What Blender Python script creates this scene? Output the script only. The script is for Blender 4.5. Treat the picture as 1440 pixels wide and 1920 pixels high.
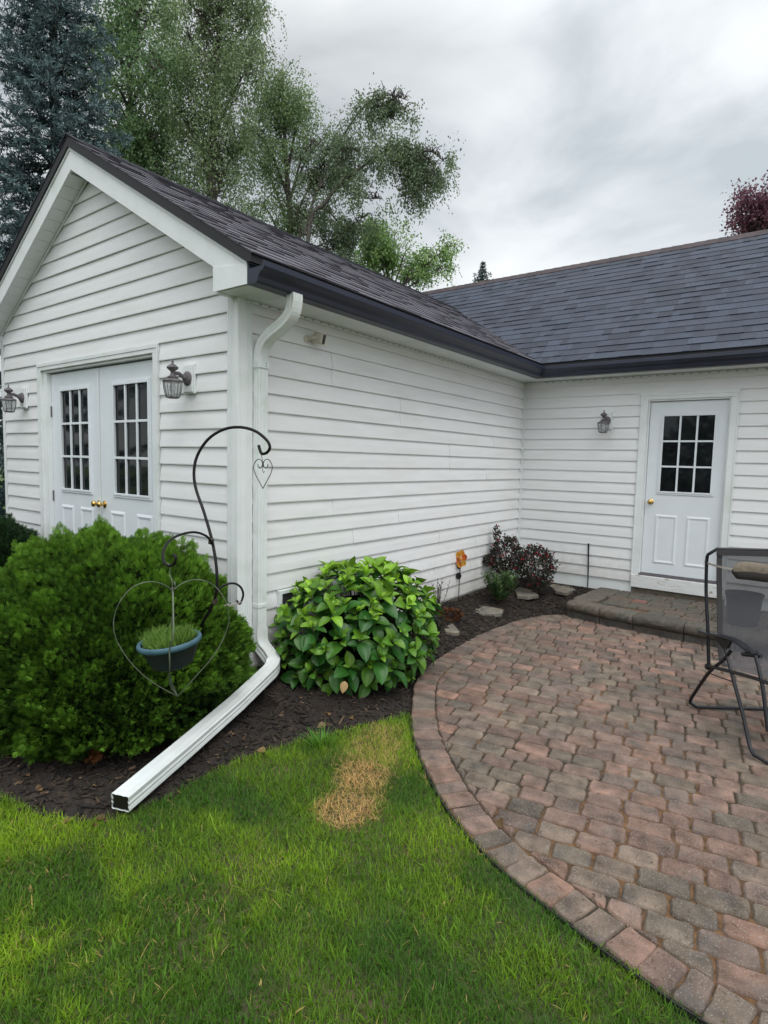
import bpy, math, random
import numpy as np
from mathutils import Vector, Matrix, Euler

for o in list(bpy.data.objects): bpy.data.objects.remove(o)
scene = bpy.context.scene
random.seed(7); RNG = np.random.default_rng(7)

# ------------------------------------------------------------------ camera
FPX, YAW, PITCH, ROLL = 1095.85, -0.6383, -0.0866, 0.0232
CAM = np.array([3.1154, -2.5547, 1.3278])
LEN, WID, G = 4.586, 3.697, -0.28        # wing length, wing width, patio level (0 = lowest siding edge)
_f = np.array([math.sin(YAW)*math.cos(PITCH), math.cos(YAW)*math.cos(PITCH), math.sin(PITCH)])
_r0 = np.array([math.cos(YAW), -math.sin(YAW), 0.0]); _u0 = np.cross(_r0, _f)
_r = math.cos(ROLL)*_r0 + math.sin(ROLL)*_u0
_u = -math.sin(ROLL)*_r0 + math.cos(ROLL)*_u0
cd = bpy.data.cameras.new('camera'); cam = bpy.data.objects.new('camera', cd); scene.collection.objects.link(cam)
cd.sensor_fit = 'HORIZONTAL'; cd.sensor_width = 36; cd.lens = FPX/1440*36; cd.clip_start = 0.05; cd.clip_end = 3000
m = Matrix.Identity(4)
for i in range(3):
    m[i][0], m[i][1], m[i][2], m[i][3] = _r[i], _u[i], -_f[i], CAM[i]
cam.matrix_world = m
scene.camera = cam
scene.render.resolution_x = 768; scene.render.resolution_y = 1024

def ray(px, py): return _f + _r*(px-720)/FPX - _u*(py-960)/FPX
def at(px, py, ax, val):
    d = ray(px, py); return CAM + d*(val-CAM[ax])/d[ax]
def far(px, py, D):
    d = ray(px, py); return CAM + d*D/math.hypot(d[0], d[1])

# ------------------------------------------------------------------ light
SUN_EL, SUN_AZ = math.radians(60), math.radians(120)     # azimuth measured from +y towards +x
world = bpy.data.worlds.new('World'); scene.world = world; world.use_nodes = True
nt = world.node_tree; nt.nodes.clear()
def N(t, kind, **kw):
    n = t.nodes.new(kind)
    for k, v in kw.items(): setattr(n, k, v)
    return n
out = N(nt, 'ShaderNodeOutputWorld'); bg = N(nt, 'ShaderNodeBackground')
sky = N(nt, 'ShaderNodeTexSky', sky_type='NISHITA', sun_disc=False, sun_elevation=SUN_EL, sun_rotation=SUN_AZ)
geo = N(nt, 'ShaderNodeTexCoord')
mp = N(nt, 'ShaderNodeMapping'); mp.inputs['Scale'].default_value = (1.0, 1.0, 2.3); mp.inputs['Rotation'].default_value = (0.5, 0.35, 0.4)
n1 = N(nt, 'ShaderNodeTexNoise'); n1.inputs['Scale'].default_value = 2.2; n1.inputs['Detail'].default_value = 8; n1.inputs['Roughness'].default_value = 0.52; n1.inputs['Distortion'].default_value = 0.35
n2 = N(nt, 'ShaderNodeTexNoise'); n2.inputs['Scale'].default_value = 1.0; n2.inputs['Detail'].default_value = 3
ramp = N(nt, 'ShaderNodeValToRGB')
e = ramp.color_ramp.elements
e[0].position = 0.34; e[0].color = (3.55, 3.9, 4.15, 1)
e[1].position = 0.68; e[1].color = (6.9, 7.05, 7.1, 1)
em = ramp.color_ramp.elements.new(0.5); em.color = (5.4, 5.65, 5.8, 1)
sep = N(nt, 'ShaderNodeSeparateXYZ')
zr = N(nt, 'ShaderNodeMapRange'); zr.inputs['From Min'].default_value = 0.55; zr.inputs['From Max'].default_value = 0.95; zr.inputs['To Min'].default_value = 1.0; zr.inputs['To Max'].default_value = 3.1
def dotgain(vec, a, b, g):
    d = N(nt, 'ShaderNodeVectorMath', operation='DOT_PRODUCT'); d.inputs[1].default_value = vec; nt.links.new(geo.outputs['Generated'], d.inputs[0])
    r = N(nt, 'ShaderNodeMapRange', interpolation_type='SMOOTHSTEP'); r.inputs['From Min'].default_value = a; r.inputs['From Max'].default_value = b; r.inputs['To Max'].default_value = g; nt.links.new(d.outputs['Value'], r.inputs['Value']); return r.outputs[0]
_gl = _f + _r*(1330-720)/FPX - _u*(400-960)/FPX; _gl = _gl/np.linalg.norm(_gl)
ga = N(nt, 'ShaderNodeMath', operation='ADD'); gb_ = N(nt, 'ShaderNodeMath', operation='ADD')
nt.links.new(dotgain((0.6, -0.8, 0.1), 0.0, 0.9, 1.05), ga.inputs[0]); nt.links.new(dotgain(tuple(_gl), 0.84, 1.0, 0.35), ga.inputs[1]); nt.links.new(ga.outputs[0], gb_.inputs[0]); nt.links.new(zr.outputs[0], gb_.inputs[1])
mulc = N(nt, 'ShaderNodeVectorMath', operation='SCALE')
mixs = N(nt, 'ShaderNodeMix', data_type='RGBA'); mixs.inputs[0].default_value = 0.93
add = N(nt, 'ShaderNodeMath', operation='MULTIPLY_ADD'); add.inputs[1].default_value = 0.45
L_ = nt.links.new
L_(geo.outputs['Generated'], mp.inputs[0]); L_(mp.outputs[0], n1.inputs['Vector']); L_(mp.outputs[0], n2.inputs['Vector'])
sub = N(nt, 'ShaderNodeMath', operation='SUBTRACT'); sub.inputs[1].default_value = 0.5
L_(n2.outputs['Fac'], sub.inputs[0]); L_(sub.outputs[0], add.inputs[0]); L_(n1.outputs['Fac'], add.inputs[2]); L_(add.outputs[0], ramp.inputs[0])
L_(geo.outputs['Generated'], sep.inputs[0]); L_(sep.outputs['Z'], zr.inputs['Value'])
L_(ramp.outputs['Color'], mulc.inputs[0]); L_(gb_.outputs[0], mulc.inputs['Scale'])
L_(sky.outputs[0], mixs.inputs[6]); L_(mulc.outputs[0], mixs.inputs[7])
L_(mixs.outputs[2], bg.inputs['Color']); bg.inputs['Strength'].default_value = 0.085
L_(bg.outputs[0], out.inputs[0])
sd = bpy.data.lights.new('sun', 'SUN'); sd.energy = 0.9; sd.angle = math.radians(35); sd.color = (1, 0.97, 0.92)
so = bpy.data.objects.new('sun', sd); scene.collection.objects.link(so)
sdir = Vector((math.sin(SUN_AZ)*math.cos(SUN_EL), math.cos(SUN_AZ)*math.cos(SUN_EL), math.sin(SUN_EL)))
so.rotation_euler = sdir.to_track_quat('Z', 'Y').to_euler(); so.location = (0, 0, 20)
scene.view_settings.view_transform = 'Standard'; scene.view_settings.look = 'None'
scene.view_settings.exposure = 0.58; scene.view_settings.gamma = 1

# ------------------------------------------------------------------ materials
def mat(name, col=(0.5, 0.5, 0.5), rough=0.6, attr=False, noise=0.0, nscale=20, bump=0.0, bscale=60, metal=0.0, spec=0.5,
        trans=0.0, alpha=1.0, col2=None, c2scale=3, c2pos=(0.45, 0.6), speck=None, stretch=None, coat=0.0, zdirt=0.0):
    m = bpy.data.materials.new(name); m.use_nodes = True; t = m.node_tree; b = t.nodes['Principled BSDF']; l = t.links.new
    b.inputs['Roughness'].default_value = rough; b.inputs['Metallic'].default_value = metal
    b.inputs['Specular IOR Level'].default_value = spec; b.inputs['Alpha'].default_value = alpha
    b.inputs['Coat Weight'].default_value = coat
    tc = N(t, 'ShaderNodeTexCoord'); src = tc.outputs['Object']
    if stretch:
        mm = N(t, 'ShaderNodeMapping'); mm.inputs['Scale'].default_value = stretch; l(src, mm.inputs[0]); src = mm.outputs[0]
    if attr:
        a = N(t, 'ShaderNodeAttribute', attribute_name='Col'); c = a.outputs['Color']
    else:
        a = N(t, 'ShaderNodeRGB'); a.outputs[0].default_value = (*col, 1); c = a.outputs[0]
    if col2:
        nz = N(t, 'ShaderNodeTexNoise'); nz.inputs['Scale'].default_value = c2scale; nz.inputs['Detail'].default_value = 6; l(src, nz.inputs['Vector'])
        mr = N(t, 'ShaderNodeMapRange'); mr.inputs['From Min'].default_value = c2pos[0]; mr.inputs['From Max'].default_value = c2pos[1]; l(nz.outputs['Fac'], mr.inputs['Value'])
        mx = N(t, 'ShaderNodeMix', data_type='RGBA'); l(mr.outputs[0], mx.inputs[0]); l(c, mx.inputs[6]); mx.inputs[7].default_value = (*col2, 1); c = mx.outputs[2]
    if noise:
        nz = N(t, 'ShaderNodeTexNoise'); nz.inputs['Scale'].default_value = nscale; nz.inputs['Detail'].default_value = 8; l(src, nz.inputs['Vector'])
        mr = N(t, 'ShaderNodeMapRange'); mr.inputs['From Min'].default_value = 0.3; mr.inputs['From Max'].default_value = 0.7
        mr.inputs['To Min'].default_value = 1-noise; mr.inputs['To Max'].default_value = 1+noise; l(nz.outputs['Fac'], mr.inputs['Value'])
        vm = N(t, 'ShaderNodeVectorMath', operation='SCALE'); l(c, vm.inputs[0]); l(mr.outputs[0], vm.inputs['Scale']); c = vm.outputs[0]
    if speck:
        sc, thr, scol, amt = speck
        nz = N(t, 'ShaderNodeTexNoise'); nz.inputs['Scale'].default_value = sc; nz.inputs['Detail'].default_value = 3; l(src, nz.inputs['Vector'])
        mr = N(t, 'ShaderNodeMapRange'); mr.inputs['From Min'].default_value = thr; mr.inputs['From Max'].default_value = thr+0.06; mr.inputs['To Max'].default_value = amt; l(nz.outputs['Fac'], mr.inputs['Value'])
        mx = N(t, 'ShaderNodeMix', data_type='RGBA'); l(mr.outputs[0], mx.inputs[0]); l(c, mx.inputs[6]); mx.inputs[7].default_value = (*scol, 1); c = mx.outputs[2]
    l(c, b.inputs['Base Color'])
    if zdirt:
        sx = N(t, 'ShaderNodeSeparateXYZ'); l(tc.outputs['Object'], sx.inputs[0]); nz = N(t, 'ShaderNodeTexNoise'); nz.inputs['Scale'].default_value = 9; nz.inputs['Detail'].default_value = 6; l(tc.outputs['Object'], nz.inputs['Vector'])
        ma = N(t, 'ShaderNodeMath', operation='MULTIPLY_ADD'); ma.inputs[1].default_value = 0.7; l(nz.outputs['Fac'], ma.inputs[0]); l(sx.outputs['Z'], ma.inputs[2])
        mr = N(t, 'ShaderNodeMapRange'); mr.inputs['From Min'].default_value = 0.95; mr.inputs['From Max'].default_value = 0.50; mr.inputs['To Max'].default_value = zdirt; l(ma.outputs[0], mr.inputs['Value'])
        mx = N(t, 'ShaderNodeMix', data_type='RGBA'); l(mr.outputs[0], mx.inputs[0]); l(c, mx.inputs[6]); mx.inputs[7].default_value = (0.33, 0.29, 0.23, 1); c = mx.outputs[2]; l(c, b.inputs['Base Color'])
    if bump:
        nz = N(t, 'ShaderNodeTexNoise'); nz.inputs['Scale'].default_value = bscale; nz.inputs['Detail'].default_value = 6; l(src, nz.inputs['Vector'])
        bp = N(t, 'ShaderNodeBump'); bp.inputs['Strength'].default_value = 0.6; bp.inputs['Distance'].default_value = bump; l(nz.outputs['Fac'], bp.inputs['Height']); l(bp.outputs[0], b.inputs['Normal'])
    if trans:
        tr = N(t, 'ShaderNodeBsdfTranslucent'); l(c, tr.inputs['Color']); ms = N(t, 'ShaderNodeMixShader'); ms.inputs[0].default_value = trans
        l(b.outputs[0], ms.inputs[1]); l(tr.outputs[0], ms.inputs[2]); l(ms.outputs[0], t.nodes['Material Output'].inputs[0])
    return m
M = dict(
    siding=mat('vinyl_siding', (0.74, 0.745, 0.75), 0.5, noise=0.035, nscale=2.5, bump=0.0006, bscale=90, col2=(0.68, 0.685, 0.67), c2scale=1.3, c2pos=(0.5, 0.8), stretch=(1, 1, 6), zdirt=0.42),
    trim=mat('white_trim', (0.72, 0.75, 0.75), 0.45, noise=0.04, nscale=6, col2=(0.6, 0.65, 0.6), c2scale=4, c2pos=(0.52, 0.8), bump=0.0004, bscale=40),
    door=mat('door_paint', (0.7, 0.74, 0.77), 0.4, noise=0.03, nscale=5, bump=0.0003, bscale=30),
    sill=mat('weathered_white_wood', (0.66, 0.67, 0.66), 0.6, noise=0.06, nscale=10, col2=(0.3, 0.26, 0.2), c2scale=14, c2pos=(0.62, 0.72), stretch=(1, 1, 4)),
    metalw=mat('white_metal', (0.70, 0.735, 0.725), 0.38, noise=0.05, nscale=9, col2=(0.53, 0.58, 0.52), c2scale=7, c2pos=(0.55, 0.8), bump=0.0006, bscale=25),
    gutter=mat('navy_gutter', (0.019, 0.023, 0.043), 0.42, noise=0.15, nscale=6),
    shingle=mat('shingle', attr=True, rough=0.72, noise=0.45, nscale=90, bump=0.003, bscale=260, spec=0.35),
    black=mat('black_metal', (0.006, 0.005, 0.006), 0.5, spec=0.25, bump=0.0004, bscale=200),
    blackedge=mat('black_drip_edge', (0.012, 0.012, 0.014), 0.6),
    glass=mat('dark_glass', (0.008, 0.010, 0.011), 0.04, spec=0.35, noise=0.5, nscale=5),
    brass=mat('brass', (0.62, 0.42, 0.14), 0.22, metal=1.0),
    lampmetal=mat('aged_copper_paint', (0.105, 0.092, 0.100), 0.5, noise=0.3, nscale=50),
    concrete=mat('foundation', (0.16, 0.135, 0.105), 0.9, noise=0.25, nscale=14, bump=0.004, bscale=60),
    stone=mat('flagstone', (0.15, 0.14, 0.115), 0.9, noise=0.3, nscale=14, bump=0.006, bscale=35, col2=(0.20, 0.17, 0.13), c2scale=5),
    block=mat('wall_block', attr=True, rough=0.92, noise=0.3, nscale=25, bump=0.008, bscale=40, speck=(240, 0.63, (0.3, 0.29, 0.27), 0.5), col2=(0.07, 0.075, 0.06), c2scale=6, c2pos=(0.52, 0.75)),
    paver=mat('paver', attr=True, rough=0.9, noise=0.42, nscale=11, bump=0.005, bscale=110, speck=(190, 0.60, (0.36, 0.33, 0.30), 0.5), col2=(0.085, 0.075, 0.065), c2scale=7, c2pos=(0.50, 0.78)),
    joint=mat('joint_sand', (0.040, 0.030, 0.018), 0.95, noise=0.5, nscale=30, bump=0.01, bscale=80, col2=(0.12, 0.062, 0.026), c2scale=2.2, c2pos=(0.46, 0.62)),
    mulch=mat('mulch', (0.017, 0.012, 0.009), 0.95, noise=0.55, nscale=60, bump=0.03, bscale=45, col2=(0.045, 0.03, 0.02), c2scale=9, c2pos=(0.52, 0.72)),
    chips=mat('mulch_chips', attr=True, rough=0.95),
    soil=mat('lawn_soil', (0.045, 0.055, 0.015), 0.95, noise=0.4, nscale=25, bump=0.02, bscale=60, col2=(0.07, 0.055, 0.03), c2scale=2.5),
    ground=mat('ground_grass', (0.05, 0.085, 0.015), 0.95, noise=0.4, nscale=6, bump=0.02, bscale=30),
    grass=mat('grass', attr=True, rough=0.6, trans=0.35, spec=0.3),
    leaf=mat('leaf', attr=True, rough=0.5, trans=0.42, spec=0.4),
    hleaf=mat('broad_leaf', attr=True, rough=0.42, trans=0.25, spec=0.45, noise=0.12, nscale=40),
    needle=mat('needle', attr=True, rough=0.65, trans=0.15, spec=0.25),
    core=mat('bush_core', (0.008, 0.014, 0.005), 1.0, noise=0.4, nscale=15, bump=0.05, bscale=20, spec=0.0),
    bark=mat('bark', (0.075, 0.065, 0.055), 0.9, noise=0.4, nscale=14, bump=0.01, bscale=30),
    twig=mat('twig', (0.05, 0.035, 0.025), 0.9),
    flower=mat('petal', attr=True, rough=0.5, trans=0.3),
    amber=mat('amber_petal', attr=True, rough=0.15, trans=0.35, spec=0.7),
    pot=mat('dark_pot', (0.010, 0.017, 0.023), 0.5, noise=0.2, nscale=10),
    rim=mat('teal_pot_rim', (0.045, 0.11, 0.145), 0.5, noise=0.15, nscale=14),
    wire=mat('pale_wire', (0.12, 0.14, 0.10), 0.55, col2=(0.05, 0.07, 0.05), c2scale=12, c2pos=(0.45, 0.6)),
    cream=mat('cream_plastic', (0.55, 0.50, 0.42), 0.5),
    dark=mat('dark_lens_and_openings', (0.01, 0.01, 0.01), 0.2),
    tube=mat('chair_tube', (0.007, 0.008, 0.012), 0.35, noise=0.2, nscale=30, speck=(160, 0.66, (0.1, 0.1, 0.1), 0.5)),
    sleeve=mat('chair_sleeve', (0.035, 0.033, 0.035), 0.85, bump=0.001, bscale=400),
    pillow=mat('pillow_fabric', (0.14, 0.115, 0.085), 0.9, bump=0.003, bscale=200, noise=0.3, nscale=30),
    pillowd=mat('pillow_under', (0.035, 0.03, 0.027), 0.9, bump=0.002, bscale=200),
    strap=mat('strap_elastic', (0.30, 0.27, 0.24), 0.8),
    bucket=mat('grey_bucket', (0.035, 0.037, 0.042), 0.6),
    edging=mat('edging', (0.012, 0.012, 0.011), 0.6),
    tag=mat('white_cloth', (0.7, 0.7, 0.74), 0.8),
)
# see-through sling mesh of the chair: fine weave that lets part of the light straight through
m = bpy.data.materials.new('sling_mesh'); m.use_nodes = True; t = m.node_tree; b = t.nodes['Principled BSDF']
b.inputs['Base Color'].default_value = (0.062, 0.062, 0.070, 1); b.inputs['Roughness'].default_value = 0.8
tr = N(t, 'ShaderNodeBsdfTransparent'); ms = N(t, 'ShaderNodeMixShader'); ms.inputs[0].default_value = 0.78
t.links.new(tr.outputs[0], ms.inputs[1]); t.links.new(b.outputs[0], ms.inputs[2]); t.links.new(ms.outputs[0], t.nodes['Material Output'].inputs[0]); M['sling'] = m
# clear lamp glass
m = bpy.data.materials.new('lamp_glass'); m.use_nodes = True; t = m.node_tree; b = t.nodes['Principled BSDF']
b.inputs['Base Color'].default_value = (0.55, 0.57, 0.57, 1); b.inputs['Roughness'].default_value = 0.08
tr = N(t, 'ShaderNodeBsdfTransparent'); tr.inputs[0].default_value = (0.85, 0.87, 0.87, 1); ms = N(t, 'ShaderNodeMixShader'); ms.inputs[0].default_value = 0.30
t.links.new(tr.outputs[0], ms.inputs[1]); t.links.new(b.outputs[0], ms.inputs[2]); t.links.new(ms.outputs[0], t.nodes['Material Output'].inputs[0]); M['lampglass'] = m

# ------------------------------------------------------------------ mesh helpers
ORG = {}
def link(o): scene.collection.objects.link(o)
def thing(name, label, cat, loc=(0, 0, 0), group=None):
    o = bpy.data.objects.new(name, None); link(o); o.empty_display_size = 0.1; o.location = loc; ORG[o.name] = np.array(loc, float)
    o['label'] = label; o['category'] = cat
    if group: o['group'] = group
    return o
def tag(o, label=None, cat=None, group=None, kind=None):
    for k, v in (('label', label), ('category', cat), ('group', group), ('kind', kind)):
        if v: o[k] = v
    return o
class MB:
    def __init__(s): s.v = []; s.f = []; s.c = []; s.n = 0
    def add(s, v, f, c=None):
        v = np.asarray(v, float).reshape(-1, 3)
        s.v.append(v); s.f += [tuple(int(i)+s.n for i in q) for q in f]
        if c is not None: s.c.append(np.tile(np.append(np.asarray(c, float)[:3], 1.0), (len(v), 1)) if np.ndim(c) == 1 else np.c_[c, np.ones(len(v))])
        s.n += len(v); return s
    def box(s, x0, x1, y0, y1, z0, z1, c=None):
        v = [(x, y, z) for z in (z0, z1) for y in (y0, y1) for x in (x0, x1)]
        return s.add(v, [(0, 2, 3, 1), (4, 5, 7, 6), (0, 1, 5, 4), (2, 6, 7, 3), (0, 4, 6, 2), (1, 3, 7, 5)], c)
    def ring(s, u0, u1, z0, z1, w, y0, y1):      # rectangular frame in an xz plane
        s.box(u0, u0+w, y0, y1, z0, z1); s.box(u1-w, u1, y0, y1, z0, z1)
        s.box(u0+w, u1-w, y0, y1, z0, z0+w); s.box(u0+w, u1-w, y0, y1, z1-w, z1); return s
    def poly_prism(s, pts, d, c=None):           # polygon extruded by vector d
        pts = np.asarray(pts, float); n = len(pts); v = np.r_[pts, pts+np.asarray(d, float)]
        f = [tuple(range(n-1, -1, -1)), tuple(range(n, 2*n))]+[(i, (i+1) % n, n+(i+1) % n, n+i) for i in range(n)]
        return s.add(v, f, c)
    def tube(s, path, r, seg=8, c=None, cap=True, closed=False):
        P = np.asarray(path, float); n = len(P); rr = np.broadcast_to(np.asarray(r, float), (n,))
        T = np.gradient(P, axis=0) if not closed else (np.roll(P, -1, 0)-np.roll(P, 1, 0))
        T /= np.linalg.norm(T, axis=1)[:, None]+1e-12
        a = np.array([0, 0, 1.0]) if abs(T[0][2]) < 0.9 else np.array([1.0, 0, 0])
        X = np.cross(T[0], a); X /= np.linalg.norm(X); V = []
        for i in range(n):
            X = X-T[i]*(X@T[i]); X /= np.linalg.norm(X)+1e-12; Y = np.cross(T[i], X)
            for k in range(seg):
                q = 2*math.pi*k/seg; V.append(P[i]+rr[i]*(math.cos(q)*X+math.sin(q)*Y))
        F = []
        for i in range(n if closed else n-1):
            for k in range(seg):
                a0 = i*seg+k; a1 = i*seg+(k+1) % seg; j = ((i+1) % n)*seg
                F.append((a0, a1, j+(k+1) % seg, j+k))
        if cap and not closed: F += [tuple(range(seg-1, -1, -1)), tuple((n-1)*seg+k for k in range(seg))]
        return s.add(V, F, c)
    def sweep(s, path, prof, up=(0, 0, 1), c=None, cap=True, ups=None, scl=None):
        """prof: (a, b) points; a along side, b along up"""
        P = np.asarray(path, float); n = len(P); T = np.gradient(P, axis=0); T /= np.linalg.norm(T, axis=1)[:, None]
        V = []
        for i in range(n):
            U = np.asarray(up if ups is None else ups[i], float); S = np.cross(T[i], U); S /= np.linalg.norm(S); U = np.cross(S, T[i])
            q_ = 1 if scl is None else scl[i]
            for a, b in prof: V.append(P[i]+S*a*q_+U*b*q_)
        k = len(prof); F = [(i*k+j, i*k+(j+1) % k, (i+1)*k+(j+1) % k, (i+1)*k+j) for i in range(n-1) for j in range(k)]
        if cap: F += [tuple(range(k-1, -1, -1)), tuple((n-1)*k+j for j in range(k))]
        return s.add(V, F, c)
    def lathe(s, prof, cen=(0, 0, 0), seg=24, c=None, axis=(0, 0, 1), sq=1.0):
        ax = Vector(axis); Q = np.array(ax.to_track_quat('Z', 'Y').to_matrix()); V = []
        for r, z in prof:
            for k in range(seg):
                q = 2*math.pi*k/seg; V.append(Q@np.array([r*math.cos(q), r*math.sin(q)*sq, z])+np.asarray(cen, float))
        n = len(prof); F = [(i*seg+k, i*seg+(k+1) % seg, (i+1)*seg+(k+1) % seg, (i+1)*seg+k) for i in range(n-1) for k in range(seg)]
        if prof[0][0] > 1e-5: F.append(tuple(range(seg-1, -1, -1)))
        if prof[-1][0] > 1e-5: F.append(tuple((n-1)*seg+k for k in range(seg)))
        return s.add(V, F, c)
    def build(s, name, mt, parent=None, smooth=False, bevel=0.0, sharp=0.6, fix=False):
        V = np.concatenate(s.v); org = ORG[parent.name] if parent is not None else np.zeros(3)
        me = bpy.data.meshes.new(name); me.from_pydata((V-org).tolist(), [], s.f)
        if s.c:
            a = me.color_attributes.new('Col', 'FLOAT_COLOR', 'POINT'); a.data.foreach_set('color', np.concatenate(s.c).astype(np.float32).ravel())
        me.update()
        return _fin(me, name, mt, parent, smooth, bevel, sharp, org)
def _fin(me, name, mt, parent, smooth, bevel, sharp, org):
    me.materials.append(mt)
    if smooth:
        me.shade_smooth(); me.set_sharp_from_angle(angle=sharp)
    o = bpy.data.objects.new(name, me); link(o); ORG[o.name] = org
    if parent is not None: o.parent = parent
    if bevel:
        b = o.modifiers.new('bevel', 'BEVEL'); b.width = bevel; b.segments = 2; b.limit_method = 'ANGLE'
    return o
def npmesh(name, V, F, C, mt, parent=None, smooth=False):
    """V (n,3) F (m,k) C (n,3)"""
    org = ORG[parent.name] if parent is not None else np.zeros(3)
    me = bpy.data.meshes.new(name); n, (mm, k) = len(V), F.shape
    me.vertices.add(n); me.vertices.foreach_set('co', (V-org).astype(np.float32).ravel())
    me.loops.add(mm*k); me.loops.foreach_set('vertex_index', F.astype(np.int32).ravel())
    me.polygons.add(mm); me.polygons.foreach_set('loop_start', np.arange(0, mm*k, k, dtype=np.int32))
    me.update(calc_edges=True)
    if C is not None:
        a = me.color_attributes.new('Col', 'FLOAT_COLOR', 'POINT'); a.data.foreach_set('color', np.c_[C, np.ones(n)].astype(np.float32).ravel())
    return _fin(me, name, mt, parent, smooth, 0, 3.0, org)
def inst(tv, tf, P, R, S, C):
    """instances of a template: tv (k,3), tf (m,q), P (n,3), R (n,3,3) columns = local axes, S (n,) or (n,3), C (n,3)"""
    n, k = len(P), len(tv); S = np.asarray(S, float)
    if S.ndim == 1: S = np.repeat(S[:, None], 3, 1)
    loc = tv[None]*S[:, None, :]
    V = np.einsum('nij,nkj->nki', R, loc)+P[:, None, :]
    F = (tf[None]+(np.arange(n)*k)[:, None, None]).reshape(-1, tf.shape[1])
    return V.reshape(-1, 3), F, np.repeat(C, k, 0)
def merge(L):
    V, F, C, n = [], [], [], 0
    for v, f, c in L: V.append(v); F.append(f+n); C.append(c); n += len(v)
    return np.concatenate(V), np.concatenate(F), np.concatenate(C)
def unit(a): return a/(np.linalg.norm(a, axis=-1, keepdims=True)+1e-9)
def frames(D, U):
    """local y = D (leaf axis), local z ~ U"""
    D = unit(D); X = unit(np.cross(D, U)); Z = np.cross(X, D); return np.stack([X, D, Z], axis=-1)
def rnd(n, s=1.0): return RNG.normal(size=(n, 3))*s
DIAMOND = (np.array([[0, 0, 0], [0.5, 0.45, 0.06], [0, 1, 0], [-0.5, 0.45, 0.06]], float), np.array([[0, 1, 2, 3]]))
BLADE = (np.array([[-.5, 0, 0], [.5, 0, 0], [.38, .55, .10], [-.38, .55, .10], [.07, 1, .34], [-.07, 1, .34]], float), np.array([[0, 1, 2, 3], [3, 2, 4, 5]]))
_w = [0.0, 0.34, 0.5, 0.46, 0.27, 0.02]; _t = [0, .16, .36, .6, .83, 1.0]
OVATE = (np.array([[s*w, t_, abs(s)*w*0.35-0.30*t_*t_+0.10*t_] for w, t_ in zip(_w, _t) for s in (-1, 0, 1)], float),
         np.array([[i*3+j, i*3+j+1, i*3+j+4, i*3+j+3] for i in range(5) for j in range(2)]))
def vnoise(P, cell, seed=0):
    """cheap smooth value noise of 2-D/3-D points in 0..1"""
    P = np.asarray(P, float)/cell; I = np.floor(P).astype(np.int64); Fr = P-I; Fr = Fr*Fr*(3-2*Fr); d = P.shape[1]; out = 0
    pr = [73856093, 19349663, 83492791]
    for c in range(2**d):
        b = [(c >> k) & 1 for k in range(d)]; h = np.zeros(len(P), np.int64)+seed*2654435
        w = 1
        for k in range(d): h = h ^ ((I[:, k]+b[k])*pr[k]); w = w*(Fr[:, k] if b[k] else 1-Fr[:, k])
        h = (h ^ (h >> 13))*1274126177 & 0x7fffffff; h = (h ^ (h >> 16)) & 0xffff
        out = out+w*h/65535.0
    return out
def inside(P, poly):
    x, y = P[:, 0], P[:, 1]; c = np.zeros(len(P), bool); n = len(poly)
    for i in range(n):
        x0, y0 = poly[i]; x1, y1 = poly[(i+1) % n]
        if y0 == y1: continue
        c ^= ((y0 > y) != (y1 > y)) & (x < (x1-x0)*(y-y0)/(y1-y0)+x0)
    return c
def spline(P, n=8):
    P = np.asarray(P, float); Q = np.vstack([2*P[0]-P[1], P, 2*P[-1]-P[-2]]); o = []
    for i in range(1, len(Q)-2):
        for k in range(n):
            t = k/n; a, b, c, d = Q[i-1:i+3]
            o.append(0.5*((2*b)+(-a+c)*t+(2*a-5*b+4*c-d)*t*t+(-a+3*b-3*c+d)*t**3))
    o.append(P[-1]); return np.array(o)

# ------------------------------------------------------------------ the house
S = 0.127
house = thing('house', 'white vinyl sided L shaped house with dark shingle roof and navy gutters', 'house', (0, 0, G))
HX = 8.0                                     # how far the back wing runs to the right
def zr_w(x): return 3.83-0.59*abs(x+1.85)    # top of the wing roof
def zf_w(x): return 3.755-0.59*abs(x+1.85)   # top of the rake fascia
def siding(mp_, rows, shift=0.0, kofs=0):
    mb = MB()
    for k, ivs in rows:
        z0, z1 = k*S+shift, (k+1)*S+shift
        for iv in ivs:
            a0, b0, a1, b1, off = iv if len(iv) == 5 else (iv[0], iv[1], iv[0], iv[1], 0)
            j = 0.0012*math.sin(k*7.3+a0*3)
            pr = [(0.0, z0+.001), (.0165+off+j, z0), (.0175+off+j, z0+.007), (.0115+off, z0+S*.5), (.002+off, z1), (-.004, z1+.0005)]
            fr = [0, 0, .04, .5, 1, 1]
            v = [mp_(a0+(a1-a0)*f, o, z) for (o, z), f in zip(pr, fr)]+[mp_(b0+(b1-b0)*f, o, z) for (o, z), f in zip(pr, fr)]
            n = len(pr); mb.add(v, [(i, i+n, i+n+1, i+1) for i in range(n-1)]+[tuple(range(n)), tuple(range(2*n-1, n-1, -1))])
    return mb
# gable wall
rows = []
for k in range(-1, 28):
    z0, z1 = k*S, (k+1)*S; iv = []
    h0 = min(1.80, (3.60-z0)/0.59); h1 = min(1.80, (3.60-z1)/0.59)
    if h0 <= 0.02: continue
    h1 = max(h1, 0.0)
    L0, L1, R0, R1 = max(-WID+.03, -1.85-h0), max(-WID+.03, -1.85-h1), min(-.088, -1.85+h0), min(-.088, -1.85+h1)
    if k < 17: iv = [(L0, -2.865, L1, -2.865, 0), (-.882, R0, -.882, R1, 0)]
    else: iv = [(L0, R0, L1, R1, 0)]
    rows.append((k, iv))
siding(lambda u, o, z: (u, -o, z), rows).build('gable_wall', M['siding'], house)
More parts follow.
